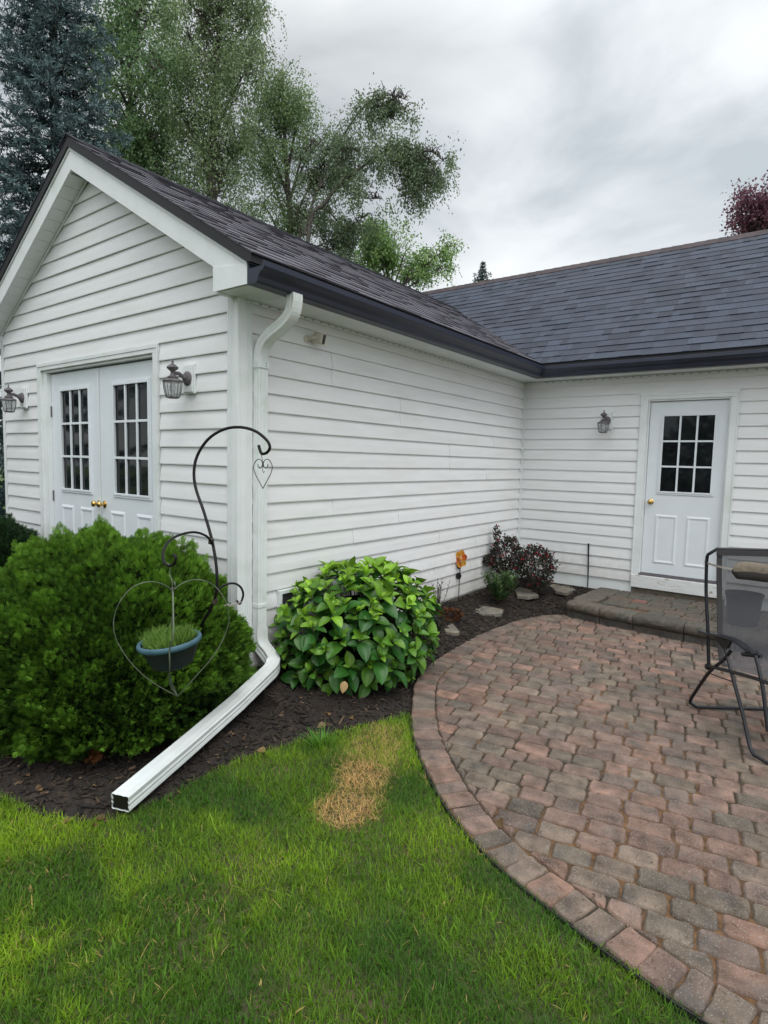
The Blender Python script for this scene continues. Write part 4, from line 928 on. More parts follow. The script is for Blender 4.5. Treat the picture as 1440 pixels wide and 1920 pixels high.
def rosebush(cen, rad, n, label, zb, seed, nf, loose=()):
    t = thing('rose_bush', label, 'shrub', (cen[0], cen[1], zb)); rg = np.random.default_rng(seed); cen = np.array(cen, float); rad = np.array(rad, float)
    d = unit(rg.normal(size=(n, 3))); P = cen+d*rad*np.cbrt(rg.uniform(.15, 1, (n, 1)))*(1+.18*(vnoise(d*3+9, .8, seed)[:, None]-.5)*2)
    for (lp, lr, ln) in loose: P = np.vstack([P, np.array(lp)+unit(rg.normal(size=(ln, 3)))*np.array(lr)*np.cbrt(rg.random((ln, 1)))])
    P[:, 0] = np.maximum(P[:, 0], .03); P[:, 1] = np.minimum(P[:, 1], LEN-.03); P = P[P[:, 2] > zb+.03]; n = len(P)
    D = unit((P-cen)*1.5+rg.normal(0, .35, (n, 3))+np.array([0, 0, .1])); V, F, C = inst(*DIAMOND, P, frames(D, rg.normal(size=(n, 3))+np.array([0, 0, 1.])), np.c_[rg.uniform(.014, .024, n), rg.uniform(.022, .038, n), np.full(n, .03)], np.where(rg.random((n, 1)) < .55, np.array([.050, .028, .030]), np.array([.028, .055, .030]))*rg.uniform(.5, 1.7, (n, 1)))
    npmesh('leaves', V, F, C, M['leaf'], t)
    idx = rg.choice(n, nf, replace=False); idx = idx[np.argsort(-(P[idx]-cen)@np.array([.5, -.5, .6]))][:int(nf*.75)]
    Pf = P[idx]+unit(P[idx]-cen)*.015; m_ = 7; PP = np.repeat(Pf, m_, 0)+rg.normal(0, .004, (len(Pf)*m_, 3)); D = unit(rg.normal(size=(len(PP), 3))+np.array([.3, -.3, .6]))
    CB = np.array([.34, .030, .045])*rg.uniform(.5, 1.5, (len(PP), 1)); SB = rg.uniform(.012, .024, len(PP)); RB = frames(D, rg.normal(size=D.shape))
    for q_ in range(len(Pf)):
        sl_ = slice(q_*m_, (q_+1)*m_); V, F, C = inst(*DIAMOND, PP[sl_], RB[sl_], SB[sl_], CB[sl_]); npmesh('bloom', V, F, C, M['flower'], t)
    s = MB()
    for k in range(12):
        q = P[rg.integers(0, n)]; s.tube(spline([(cen[0]+rg.normal(0, .03), cen[1]+rg.normal(0, .03), zb-.02), (cen+q)/2+rg.normal(0, .02, 3), q], 4), .004, 5)
    s.build('stems', M['twig'], t); return t
p1 = at(950, 1040, 1, 3.80); p2 = at(1000, 1056, 1, 4.08); pt = at(932, 998, 1, 3.72)
rosebush((max(p1[0], .13)+.0, 3.80, p1[2]-.02), (.20, .20, .24), 2100, 'dark leaved rose bush with tall red topped shoot, nearest the wall corner', -.17, 31, 46, [((max(pt[0], .06), 3.72, pt[2]-.02), (.05, .05, .10), 130), ((.07, 3.62, .20), (.07, .07, .06), 150)])
rosebush((p2[0]+.02, 4.08, p2[2]-.04), (.26, .22, .26), 2800, 'rounded dark rose bush with small red blooms, right of the other', -.19, 32, 80)

def spiky(name, label, cat, base, n, rad, h, cols, spread, wid, mt='leaf', seed=1, stems=10, pitch=.9):
    t = thing(name, label, cat, base); rg = np.random.default_rng(seed); b = np.array(base, float); s = MB(); PL, DL, UL = [], [], []
    for k in range(stems):
        a = rg.uniform(0, 6.28); sp = spread*rg.uniform(.15, 1); hh = h*rg.uniform(.65, 1.05); e_ = b+np.array([math.cos(a)*sp, math.sin(a)*sp, hh]); e_[0] = max(e_[0], .03)
        pth = spline([b+np.array([math.cos(a)*rad*.3, math.sin(a)*rad*.3, 0]), b*.5+e_*.5+np.array([math.cos(a)*sp*.15, math.sin(a)*sp*.15, 0]), e_], 5); s.tube(pth, np.linspace(.004, .0018, len(pth)), 5)
        for j in range(n):
            u = rg.uniform(.12, 1); q = pth[min(int(u*(len(pth)-1)), len(pth)-1)]; PL.append(q); aa = rg.uniform(0, 6.28); DL.append([math.cos(aa), math.sin(aa), pitch+rg.normal(0, .25)]); UL.append([math.cos(aa)*-.5, math.sin(aa)*-.5, 1])
    PL, DL, UL = map(np.array, (PL, DL, UL)); m_ = len(PL); sc = h*.17*rg.uniform(.6, 1.2, m_)
    V, F, C = inst(*DIAMOND, PL, frames(unit(DL), UL), np.c_[np.full(m_, wid), sc, sc], np.array(cols)[rg.integers(0, len(cols), m_)]*rg.uniform(.6, 1.3, (m_, 1)))
    npmesh('leaves', V, F, C, M[mt], t); s.build('stems', M['twig'], t); return t
q = at(936, 1130, 2, -.21)
spiky('spiky_perennial', 'bushy green plant with narrow upright leaves in front of roses', 'plant', (q[0], q[1], -.21), 46, .06, .36, [(.10, .19, .06), (.07, .14, .05), (.14, .23, .08)], .21, .015, seed=3, stems=42)
q = at(822, 1186, 2, -.22)
spiky('seedling_plant', 'small dark leafy plant at the right foot of the hydrangea', 'plant', (q[0], q[1], -.22), 20, .03, .16, [(.02, .05, .03), (.04, .07, .04)], .10, .018, seed=4, stems=12, pitch=.4)
q = at(820, 1150, 2, -.18); q[0] = max(q[0], .06)
spiky('bare_shrub', 'sparse reddish brown twiggy shrub between hydrangea and flower stake', 'plant', (q[0], q[1], -.18), 14, .03, .36, [(.06, .05, .04), (.05, .07, .04), (.08, .05, .035)], .13, .006, seed=6, stems=9, pitch=1.4)
spiky('bare_shrub', 'thin grey twiggy sprig rising behind the top right of the hydrangea', 'plant', (.10, 1.95, -.15), 16, .03, .42, [(.07, .075, .06), (.05, .055, .045)], .10, .006, seed=8, stems=8, pitch=1.6)
# withered fern-like clump
q = at(846, 1156, 2, -.19); n = 260; dd = unit(rnd(n)); V, F, C = inst(*FAN, q+dd*np.array([.09, .09, .035])+np.array([0, 0, .02]), frames(unit(dd+np.array([0, 0, .3])), rnd(n)), RNG.uniform(.02, .045, n), np.array([.12, .045, .018])*RNG.uniform(.4, 1.4, (n, 1)))
tag(npmesh('withered_fern', V, F, C, M['needle']), 'dried rust brown low plant beside the flower stake', 'plant')

# orange metal flower on a stake
fs_ = np.array([.16, 2.75, -.16]); q = at(843, 1120, 2, -.15); fs_[:2] = (max(q[0], .05), q[1]); top_ = at(850, 1046, 1, fs_[1]); top_[0] = max(top_[0], .06)
ft = thing('garden_flower_stake', 'orange amber flower ornament on thin stake by the side wall', 'garden ornament', fs_)
b = MB(); b.tube(spline([fs_-(0, 0, .05), fs_+(0, 0, .2), top_-(0, 0, .03)], 5), .0045, 6); b.build('stake', M['black'], ft)
fn = unit(CAM-top_); fu = unit(np.cross(np.cross(fn, Z), fn)); fr_ = np.cross(fu, fn); b = MB()
for k in range(6):
    a = 2*math.pi*k/6+.3; c_ = top_+(fr_*math.cos(a)*.75+fu*math.sin(a)*1.2)*.052; pr = []
    for j in range(12):
        u = 2*math.pi*j/12; pr.append(c_+fr_*.030*math.cos(u)+fu*.036*math.sin(u)+fn*(.008*math.cos(u*2)+.006))
    col = [(.50, .10, .02), (.62, .26, .03), (.60, .32, .05)][k % 3]; b.add(np.vstack([pr, [c_-fn*.012]]), [(j, (j+1) % 12, 12) for j in range(12)], np.array(col))
b.build('petals', M['amber'], ft); b = MB(); b.lathe([(0, -.004), (.02, 0), (.016, .012), (0, .018)], top_+fn*.006, 12, (.65, .30, .04), axis=fn); b.build('flower_centre', M['amber'], ft, smooth=True)
for (px, py, sz, dx) in ((838, 1078, .055, -1), (855, 1062, .045, 1)):
    c_ = at(px, py, 1, fs_[1]); c_[0] = max(c_[0], .04); b = MB(); pr = [c_+fr_*(.55*sz*math.cos(u))+fu*(.6*sz*math.sin(u)+(.25*sz*abs(math.sin(u*.5+.8)))) for u in np.linspace(0, 2*math.pi, 12, endpoint=False)]
    b.poly_prism(pr, fn*.002); b.tube([c_, (fs_[0], fs_[1], c_[2]-.05)], .002, 5); b.build('metal_leaf', M['black'], ft)
# thin black stake leaning on the back wall
b = MB(); a0, a1 = at(1102.5, 1083, 1, LEN-.035), at(1103.5, 1021, 1, LEN-.03); b.tube([a0-(0, 0, .12), a0, a1], [.006, .007, .010], 8); b.lathe([(.010, 0), (.012, .01), (0, .014)], a1, 10)
tag(b.build('garden_stake', M['black']), 'short black rod standing against the back wall left of landing', 'stake')

# ------------------------------------------------------------------ shepherd hook, heart, hanging planter
def pxs(L_): return [at(x, y, 1, yy) for x, y, yy in L_]
hk = thing('shepherd_hook', 'tall black shepherd hook pole with curled arms rising from the cedar shrub', 'plant hook', at(360, 1230, 1, -.42)*np.array([1, 1, 0])+np.array([0, 0, G]))
mainp = spline(pxs([(344, 1250, -.50), (357, 1215, -.56), (378, 1172, -.60), (402, 1125, -.62), (407, 1080, -.62), (399, 1020, -.60), (383, 962, -.59), (367, 915, -.58), (364, 880, -.57), (372, 850, -.55), (392, 822, -.52), (420, 805, -.48), (450, 801, -.44), (478, 808, -.40), (499, 824, -.37), (506, 838, -.36), (501, 848, -.36), (493, 851, -.36), (489, 848, -.36), (485, 835, -.36)]), 6)
b = MB(); b.tube(np.vstack([[ORG[hk.name]], mainp]), .0082, 10); b.build('pole', M['black'], hk, smooth=True)
armL = spline(pxs([(400, 1022, -.60), (388, 1006, -.66), (366, 998, -.74), (340, 1002, -.87), (318, 1014, -.98), (306, 1034, -1.08), (308, 1054, -1.12), (317, 1061, -1.12), (326, 1057, -1.12), (330, 1046, -1.12), (325, 1040, -1.12)]), 6)
b = MB(); b.tube(armL, .0062, 8); b.build('curled_arm', M['black'], hk, smooth=True)
armR = spline(pxs([(402, 1128, -.62), (408, 1108, -.60), (424, 1096, -.56), (440, 1094, -.52), (452, 1102, -.50), (456, 1116, -.49), (450, 1132, -.49), (444, 1126, -.49)]), 6)
b = MB(); b.tube(armR, .0060, 8); b.build('curled_arm', M['black'], hk, smooth=True)
for (x, y) in ((396, 1015), (403, 1127)):
    c_ = at(x, y, 1, -.605 if y < 1100 else -.615); b = MB(); b.lathe([(.006, -.016), (.014, -.014), (.015, 0), (.014, .014), (.006, .016)], c_, 10, axis=(.3, 0, 1)); b.build('clamp', M['twig'], hk, smooth=True)
ht = thing('heart_ornament', 'small dark wire heart hanging from the top hook', 'ornament', at(492, 880, 1, -.36))
hy = -.36
b = MB(); b.tube(spline(pxs([(492.5, 849, hy), (490, 852, hy), (491, 858, hy), (493, 868, hy), (492.5, 882, hy), (494, 886, hy), (496, 884, hy)]), 5), .0016, 6)
for sg in (-1, 1):
    b.tube(spline(pxs([(493+sg*6*1.0, 875, hy)]+[(493+sg*x, y, hy) for x, y in ((5, 878), (1, 874), (1.5, 866), (7, 861), (13, 864), (17.5, 875), (15, 887), (8, 901), (0, 916))]), 5), .0022, 6)
    b.tube(spline(pxs([(493+sg*x, y, hy) for x, y in ((9, 870), (9, 875), (5, 878), (1.5, 874), (.8, 868))]), 4), .0022, 6)
b.build('wire', M['black'], ht)
# hanging planter: pot with moulded rim, soil, grass, and a wire heart-shaped cradle
PC = at(318, 1203, 1, -1.12); tilt = Matrix.Rotation(math.radians(9), 3, Vector((.55, -.8, 0)).cross(Vector((0, 0, 1))).cross(Vector((0, 0, 1)))) if 0 else None
view = unit((PC-CAM)*np.array([1, 1, 0])); side = np.array([-view[1], view[0], 0])*-1     # side points right in the picture
hpz = thing('hanging_planter', 'teal rimmed dark hanging pot with short grass in a wire cradle', 'planter', PC-(0, 0, .14))
upv = unit(Z-side*.13); s1 = unit(side+Z*.13); s2 = np.cross(upv, s1); Rp = np.stack([s1, s2, upv], 1)
def lath(prof, seg=36):
    V = []
    for r, z in prof:
        for k in range(seg): a = 2*math.pi*k/seg; V.append(PC+Rp@np.array([r*math.cos(a), r*math.sin(a), z])*.85)
    n_ = len(prof); return np.array(V), [(i*seg+k, i*seg+(k+1) % seg, (i+1)*seg+(k+1) % seg, (i+1)*seg+k) for i in range(n_-1) for k in range(seg)]

v, f = lath([(0, -.125), (.085, -.125), (.098, -.118), (.118, -.075), (.134, -.030), (.136, -.028), (.143, .0), (.136, .0), (.125, -.03)]); MB().add(v, f).build('pot', M['pot'], hpz, smooth=True)
v, f = lath([(.140, -.012), (.153, -.012), (.158, -.004), (.159, .004), (.155, .012), (.148, .015), (.140, .012), (.136, .004), (.138, -.010)]); MB().add(v, f).build('rim', M['rim'], hpz, smooth=True)
v, f = lath([(0, .002), (.07, .004), (.138, -.008)]); MB().add(v, f).build('potting_soil', M['soil'], hpz, smooth=True)
n = 1500; a = RNG.uniform(0, 6.28, n); r = .106*np.sqrt(RNG.random(n)); P = PC+(Rp@np.c_[r*np.cos(a), r*np.sin(a), np.zeros(n)].T).T+np.array([0, 0, .003]); hgt = .065*(1-.45*(r/.13)**2)*RNG.uniform(.5, 1.15, n)*(.75+.5*vnoise(P[:, :2], .05, 3))
D = np.c_[np.cos(a)*.35, np.sin(a)*.35, np.ones(n)]+rnd(n, .28); V, F, C = inst(*BLADE, P, frames(D, rnd(n)), np.c_[np.full(n, .0028), hgt, hgt], np.array([.16, .28, .05])*RNG.uniform(.45, 1.3, (n, 1)))
npmesh('grass', V, F, C, M['grass'], hpz)
apex = at(324, 1107, 1, -1.12); tipb = at(333, 1306, 1, -1.10)-0*Z
def wire_lobe(dirv, sc=1.0):
    R_ = .232*sc; pts = [apex]
    for (fx, fz) in ((.18, .030), (.42, .042), (.70, .018), (.92, -.05), (1.0, -.13), (.94, -.205), (.72, -.30), (.38, -.39)): pts.append(apex+dirv*R_*fx+np.array([0, 0, fz]))
    pts.append(tipb); return spline(pts, 5)
wf = MB()
dback = unit(view); wf.tube(wire_lobe(side, 1.0), .0019, 6); wf.tube(wire_lobe(-side, 1.0), .0019, 6); wf.build('wire_cradle', M['wire'], hpz, smooth=True)
def lobe_fb(dirv, R_):
    return spline([apex, apex+dirv*R_*.45+np.array([0, 0, -.01]), apex+dirv*R_*.9+np.array([0, 0, -.14]), PC+dirv*.139+Z*.01, PC+dirv*.124-Z*.06, PC+dirv*.05-Z*.17, tipb], 5)
wf = MB(); wf.tube(lobe_fb(-dback, .16), .0030, 6); wf.tube(lobe_fb(dback, .16), .0030, 6); wf.build('wire_cradle', M['wire'], hpz, smooth=True)
wf = MB(); wf.tube(spline([at(315, 1056, 1, -1.12), at(319, 1064, 1, -1.12), at(318, 1076, 1, -1.12), at(323, 1092, 1, -1.12), at(321, 1107, 1, -1.12), apex+(0, 0, -.004)], 5), .0024, 6); wf.tube(spline([apex, at(328, 1098, 1, -1.14), at(327, 1090, 1, -1.14)], 4), .003, 6); wf.build('hanging_wire', M['wire'], hpz, smooth=True)
wf = MB(); rr_ = wire_lobe(side)[22]
for k in range(5): a = rr_+side*(.012*k-.012)+Z*(.004*(k % 2)); wf.tube([a, a+side*.012+Z*.008*(-1)**k, a+side*.03+Z*.004*k], .0022, 5)
wf.build('wire_twist', M['strap'], hpz)

# ------------------------------------------------------------------ folding recliner and bucket
wd = unit(np.array([2.934-2.547, 2.011-1.733, 0])); fw = unit(np.array([.424, -.557, 0])); fw = unit(fw-wd*(fw@wd)); A0 = np.array([2.535, 1.752, G])
# local frame: A0 = rear left foot corner, fw towards the chair's front, wd across (to its right side)
ch_ = thing('folding_recliner', 'black tube folding lounge chair with grey mesh sling and headrest', 'chair', A0+wd*.28+fw*.3)
def hitc(px, py, across):          # point of the side plane of the chair (offset 'across' along its width)
    d = ray(px, py); o = A0+wd*across; t_ = ((o-CAM)@wd)/(d@wd); return CAM+d*t_
CW = .57
def both(pxl, r, name, sm_=4, extra=None):
    P = [hitc(x, y, 0) for x, y in pxl]; L1_ = spline(P, sm_); return L1_
rT = .0105
backL = both([(1329, 1248), (1328, 1215), (1327, 1175), (1324, 1110), (1325, 1055), (1327, 1040)], rT, 'x'); tl = hitc(1336, 1029, 0.012)
def U_frame(Lp, mid_l, name, r=rT):
    """left side path, corner point, then the same on the right side, as one bent tube"""
    Rt = [p+wd*CW for p in Lp[::-1]]; c0 = Lp[-1]; q = mid_l
    pts = list(Lp)+[q+wd*.03, q+wd*(CW/2), q+wd*(CW-.03)]+list(Rt)
    b = MB(); b.tube(np.array(pts), r, 10); return b.build(name, M['tube'], ch_, smooth=True)
U_frame(backL, tl, 'back_frame')
# rear floor loop, front floor loop (each a U lying on the patio)
r1 = [hitc(1372, 1218, 0), hitc(1357, 1237, 0), hitc(1330, 1260, 0), hitc(1300, 1303, 0), hitc(1293, 1317, 0)]; foot = A0+Z*.012
U_frame(spline(r1, 4), foot, 'rear_leg_loop')
f1 = [hitc(1358, 1210, 0), hitc(1366, 1240, 0), hitc(1378, 1285, 0), hitc(1393, 1340, 0), hitc(1405, 1395, 0), hitc(1413, 1415, 0)]; foot2 = hitc(1424, 1424, 0)
foot2[2] = G+.012
U_frame(spline(f1, 4), foot2+wd*.01, 'front_leg_loop')
# seat rail, armrest posts, armrest
for sgn, of in ((0, 0.0), (1, CW)):
    b = MB(); b.tube(spline([hitc(1326, 1248, 0)+wd*of, hitc(1345, 1253, 0)+wd*of, hitc(1385, 1263, 0)+wd*of, hitc(1425, 1275, 0)+wd*of, hitc(1462, 1290, 0)+wd*of], 4), rT, 10); b.build('seat_rail', M['tube'], ch_, smooth=True)
    b = MB(); b.tube(spline([hitc(1417, 1230, 0)+wd*of, hitc(1424, 1258, 0)+wd*of, hitc(1431, 1295, 0)+wd*of, hitc(1437, 1345, 0)+wd*of, hitc(1440, 1372, 0)+wd*of], 4), rT, 10); b.build('arm_post', M['tube'], ch_, smooth=True)
    pth = spline([hitc(1315, 1184, 0), hitc(1332, 1189, 0), hitc(1352, 1192, 0), hitc(1372, 1197, 0), hitc(1390, 1207, 0), hitc(1406, 1219, 0), hitc(1416, 1222, 0)], 5)+wd*of
    b = MB(); b.sweep(pth, [(-.024, -.006), (-.018, -.012), (.018, -.012), (.024, -.006), (.022, .006), (.010, .010), (-.010, .010), (-.022, .006)], up=Z); b.build('armrest', M['tube'], ch_, smooth=True)
    b = MB(); c_ = [hitc(1340, 1193, 0), hitc(1372, 1202, 0), hitc(1366, 1216, 0), hitc(1356, 1216, 0)]; b.poly_prism([p+wd*(of-.008) for p in c_], wd*.016); b.build('hinge_bracket', M['tube'], ch_, bevel=.003)
    b = MB(); b.tube([hitc(1399, 1226, 0)+wd*(of-.02), hitc(1421, 1230, 0)+wd*(of+.02)], .013, 10); b.build('pivot', M['tube'], ch_, smooth=True)
    b = MB(); b.lathe([(.008, -.012), (.020, -.010), (.020, .010), (.008, .012)], hitc(1327, 1250, 0)+wd*of, 12, axis=wd); b.tube([hitc(1329, 1262, 0)+wd*of, hitc(1376, 1279, 0)+wd*of], .004, 6); b.build('lock_joint', M['tube'], ch_, smooth=True)
# sling: back panel slung inside the frame, then seat
ins = .045
bk = [hitc(1336, 1032, 0), hitc(1335, 1080, 0), hitc(1336, 1140, 0), hitc(1337, 1200, 0), hitc(1342, 1244, 0), hitc(1370, 1256, 0), hitc(1410, 1268, 0), hitc(1455, 1284, 0)]
bk = spline(bk, 5); mb = MB(); nc = 10; V = []
for i, p in enumerate(bk):
    for k in range(nc+1):
        u = k/nc; sag = math.sin(math.pi*u)*.030*min(1, i/6); V.append(p+wd*(ins+(CW-2*ins)*u)-(Z*.6-fw*-.4)*sag)
mb.add(V, [(i*(nc+1)+k, i*(nc+1)+k+1, (i+1)*(nc+1)+k+1, (i+1)*(nc+1)+k) for i in range(len(bk)-1) for k in range(nc)]); mb.build('sling', M['sling'], ch_, smooth=True)
sv = MB()
for of in (ins, CW-ins): sv.sweep(bk[:22]+wd*of, [(-.016, -.003), (.016, -.003), (.016, .003), (-.016, .003)], up=fw)
a0, a1 = hitc(1338, 1036, 0), hitc(1338, 1036, 0); sv.sweep([a0+wd*.02, a0+wd*(CW-.02)], [(-.017, -.004), (.017, -.004), (.017, .004), (-.017, .004)], up=fw)
sv.build('sling_hem', M['sleeve'], ch_)
for i in range(10, 21): 
    for of in (0, CW): q = bk[i]; lc = MB(); lc.tube([q+wd*(of+.004-(.0 if of == 0 else .008)), q+wd*(ins if of == 0 else CW-ins)+Z*.008], .0022, 5); lc.build('lacing_cord', M['black'], ch_)
pc = hitc(1343, 1068, 0)+fw*.045; mb = MB(); V = []; nx_, na = 14, 14
for i in range(nx_+1):
    u = i/nx_; e_ = (1-(2*u-1)**8)**.5*.75+.25
    for k in range(na): a = 2*math.pi*k/na; V.append(pc+wd*(.075+(CW-.15)*u)+fw*(.034*math.cos(a)*e_)+Z*(.058*math.sin(a)*e_+.006*math.sin(u*9)))
F = [(i*na+k, i*na+(k+1) % na, (i+1)*na+(k+1) % na, (i+1)*na+k) for i in range(nx_) for k in range(na)]+[tuple(range(na-1, -1, -1)), tuple(nx_*na+k for k in range(na))]
mb.add(V, F); pil = mb.build('headrest_pillow', M['pillow'], ch_, smooth=True, sharp=1.2)
pil.data.materials.append(M['pillowd'])
for p_ in pil.data.polygons:
    c_ = np.array(p_.center)+ORG[ch_.name]
    if c_[2] < pc[2]+.004: p_.material_index = 1
sp_ = MB(); sp_.sweep(spline([hitc(1323, 1054, 0)-fw*.012, hitc(1333, 1058, 0)+fw*.014, hitc(1343, 1062, 0)+fw*.02+wd*.02, pc+wd*.085+Z*.01], 4), [(-.001, -.006), (.001, -.006), (.001, .006), (-.001, .006)], up=Z); sp_.build('strap', M['strap'], ch_)
# bucket on the landing behind the chair
bc = np.array([2.60, 3.78, ZT]); cz = at(1396, 1112, 1, bc[1])
bk_ = thing('bucket', 'dark grey round bucket on the landing seen through the chair mesh', 'bucket', (cz[0], bc[1], ZT))
o = ORG[bk_.name]; hh = cz[2]-ZT
b = MB(); b.lathe([(0, .006), (.115, .006), (.118, .0), (.125, .01), (.150, hh-.02), (.158, hh-.02), (.160, hh), (.152, hh), (.148, hh-.02), (.12, .02), (0, .02)], o, 36); b.build('body', M['bucket'], bk_, smooth=True)
b = MB(); b.lathe([(0, hh-.05), (.146, hh-.055)], o, 24); b.build('contents', M['mulch'], bk_)
"""soft hem"""
# ------------------------------------------------------------------ trees
def tube_limb(mb, pts, r0, r1, seg=7):
    p = spline(pts, 5); mb.tube(p, np.linspace(r0, r1, len(p)), seg); return p
def leafcloud(P, D, rg, lw, ll, ca, cb, tone, name, parent, flop=.5):
    v_ = vnoise(P, .42, 5)*.65+vnoise(P, .17, 6)*.35; k_ = v_ > .455+rg.normal(0, .03, len(P)); P, D, tone = P[k_], D[k_], tone[k_]+(v_[k_]-.55)*1.2
    n = len(P); U = rg.normal(size=(n, 3)); R = frames(unit(D), U); t_ = np.clip(tone, 0, 1)[:, None]
    C = (np.array(ca)*(1-t_)+np.array(cb)*t_)*rg.uniform(.85, 1.6, (n, 1)); s = rg.uniform(.7, 1.25, n)
    V, F, C = inst(*DIAMOND, P, R, np.c_[lw*s, ll*s, ll*s], C); return npmesh(name, V, F, C, M['leaf'], parent)
def decid(label, base, limbs, seed, strands, per, slen, droop, lw, ll, ca, cb, tr=.12, cat='tree', name='birch_tree', start=.35, sg=.10, group=None, bunch=1):
    """limbs: list of (points, r0, spread): twigs (strands) leave the limb and droop; leaves sit along each strand"""
    base = np.array(base, float); t = thing(name, label, cat, base); rg = np.random.default_rng(seed); tk = MB(); PL, DL, TL = [], [], []
    if group: t['group'] = group
    tot = sum(np.linalg.norm(np.diff(np.array(l[0]), axis=0), axis=1).sum() for l in limbs)
    for pts, r0, spread, dens in limbs:
        pts = [np.array(p, float) for p in pts]; p = tube_limb(tk, pts, r0, .008); ln = np.linalg.norm(np.diff(np.array(pts), axis=0), axis=1).sum()
        ns = max(4, int(strands*ln/tot*dens))
        for k in range(ns):
            u = start+(1-start)*rg.random()**.8; q = p[min(int(u*(len(p)-1)), len(p)-1)]; a = rg.uniform(0, 6.28)
            out_d = np.array([math.cos(a), math.sin(a), rg.uniform(-.1, .8)]); sub = q+out_d*spread*rg.uniform(.2, 1)
            if rg.random() < .25: tk.tube([q, (q+sub)/2+np.array([0, 0, .06]), sub], [.012, .008, .004], 4)
            d = unit(out_d*.6+rg.normal(0, .35, 3)); pos = sub.copy(); L_s = slen*rg.uniform(.5, 1.3); m_ = per; tone = rg.normal(.45, .28)
            for j in range(m_):
                d = unit(d+np.array([0, 0, -droop])+rg.normal(0, .10, 3)); pos = pos+d*L_s/m_
                for _ in range(bunch):
                    PL.append(pos+rg.normal(0, sg*.35, 3)); DL.append(d*.3+rg.normal(0, .6, 3)+np.array([0, 0, -.7*min(1, droop*3)])); TL.append(tone+rg.normal(0, .15))
    tk.build('trunk', M['bark'], t, smooth=True)
    leafcloud(np.array(PL), np.array(DL), rg, lw, ll, ca, cb, np.array(TL), 'crown', t); return t
def ftk(px, py, D, off=0.0): return far(px, py, D+off)
GZ = G-.06
def gb(px, D): q = far(px, 900, D); return np.array([q[0], q[1], GZ])
rgT = np.random.default_rng(50)
# tall birch with hanging strands
b0 = gb(400, 12.5)
lim = [([b0, ftk(395, 500, 12.5), ftk(400, 250, 12.5), ftk(410, 60, 12.5), ftk(425, -120, 12.5)], .13, .75, 1.4)]
for (x0, y0, x1, y1, o_) in ((398, 330, 320, 190, .5), (400, 260, 470, 120, -.4), (405, 200, 350, 60, -.7), (408, 150, 480, 20, .5), (400, 380, 455, 260, .6), (412, 60, 460, -60, 0), (410, 90, 330, -20, 0)):
    lim.append(([ftk(x0, y0, 12.5), ftk((x0+x1)/2, (y0+y1)/2-12, 12.5, o_*.6), ftk(x1, y1, 12.5, o_)], .04, .50, 1.2))
decid('tall weeping birch with long hanging strands, tallest behind the wing roof', b0, lim, 1, 1500, 36, 1.35, .30, .029, .052, (.085, .135, .065), (.23, .30, .14), start=.30, sg=.13)
# green broadleaf behind the spruce
b0 = gb(245, 14)
lim = [([b0, ftk(250, 420, 14), ftk(245, 200, 14), ftk(240, -30, 14)], .16, .9, 1.3)]
for k in range(11):
    y = 330-k*33; x1 = 245+rgT.choice((-1, 1))*rgT.uniform(35, 70); lim.append(([ftk(247, y+60, 14), ftk((247+x1)/2, y+10, 14, rgT.normal()*.4), ftk(x1, y-10, 14, rgT.normal()*.9)], .04, .45, 1.2))
decid('dark green leafy tree between the blue spruce and the weeping birch', b0, lim, 2, 1600, 26, .60, .10, .040, .062, (.060, .120, .050), (.15, .23, .09), start=.25, sg=.22, name='broadleaf_tree')
# mid tree
b0 = gb(545, 14)
lim = [([b0, ftk(545, 480, 14), ftk(538, 330, 14), ftk(530, 200, 14), ftk(522, 150, 14)], .10, .5, 1.1)]
for (x1, y1, o_) in ((480, 300, .5), (470, 240, -.3), (575, 190, .4), (590, 260, -.5), (500, 190, 0), (600, 330, .3), (490, 380, -.4), (620, 250, .6), (570, 400, 0)):
    lim.append(([ftk(540, y1+130, 14), ftk((540+x1)/2, y1+40, 14, o_*.5), ftk(x1, y1, 14, o_)], .035, .36, 1.0))
decid('airy green birch in the middle with a pointed top above the roof ridge', b0, lim, 3, 1300, 26, .75, .20, .031, .053, (.09, .15, .07), (.24, .33, .14), start=.35, sg=.16)
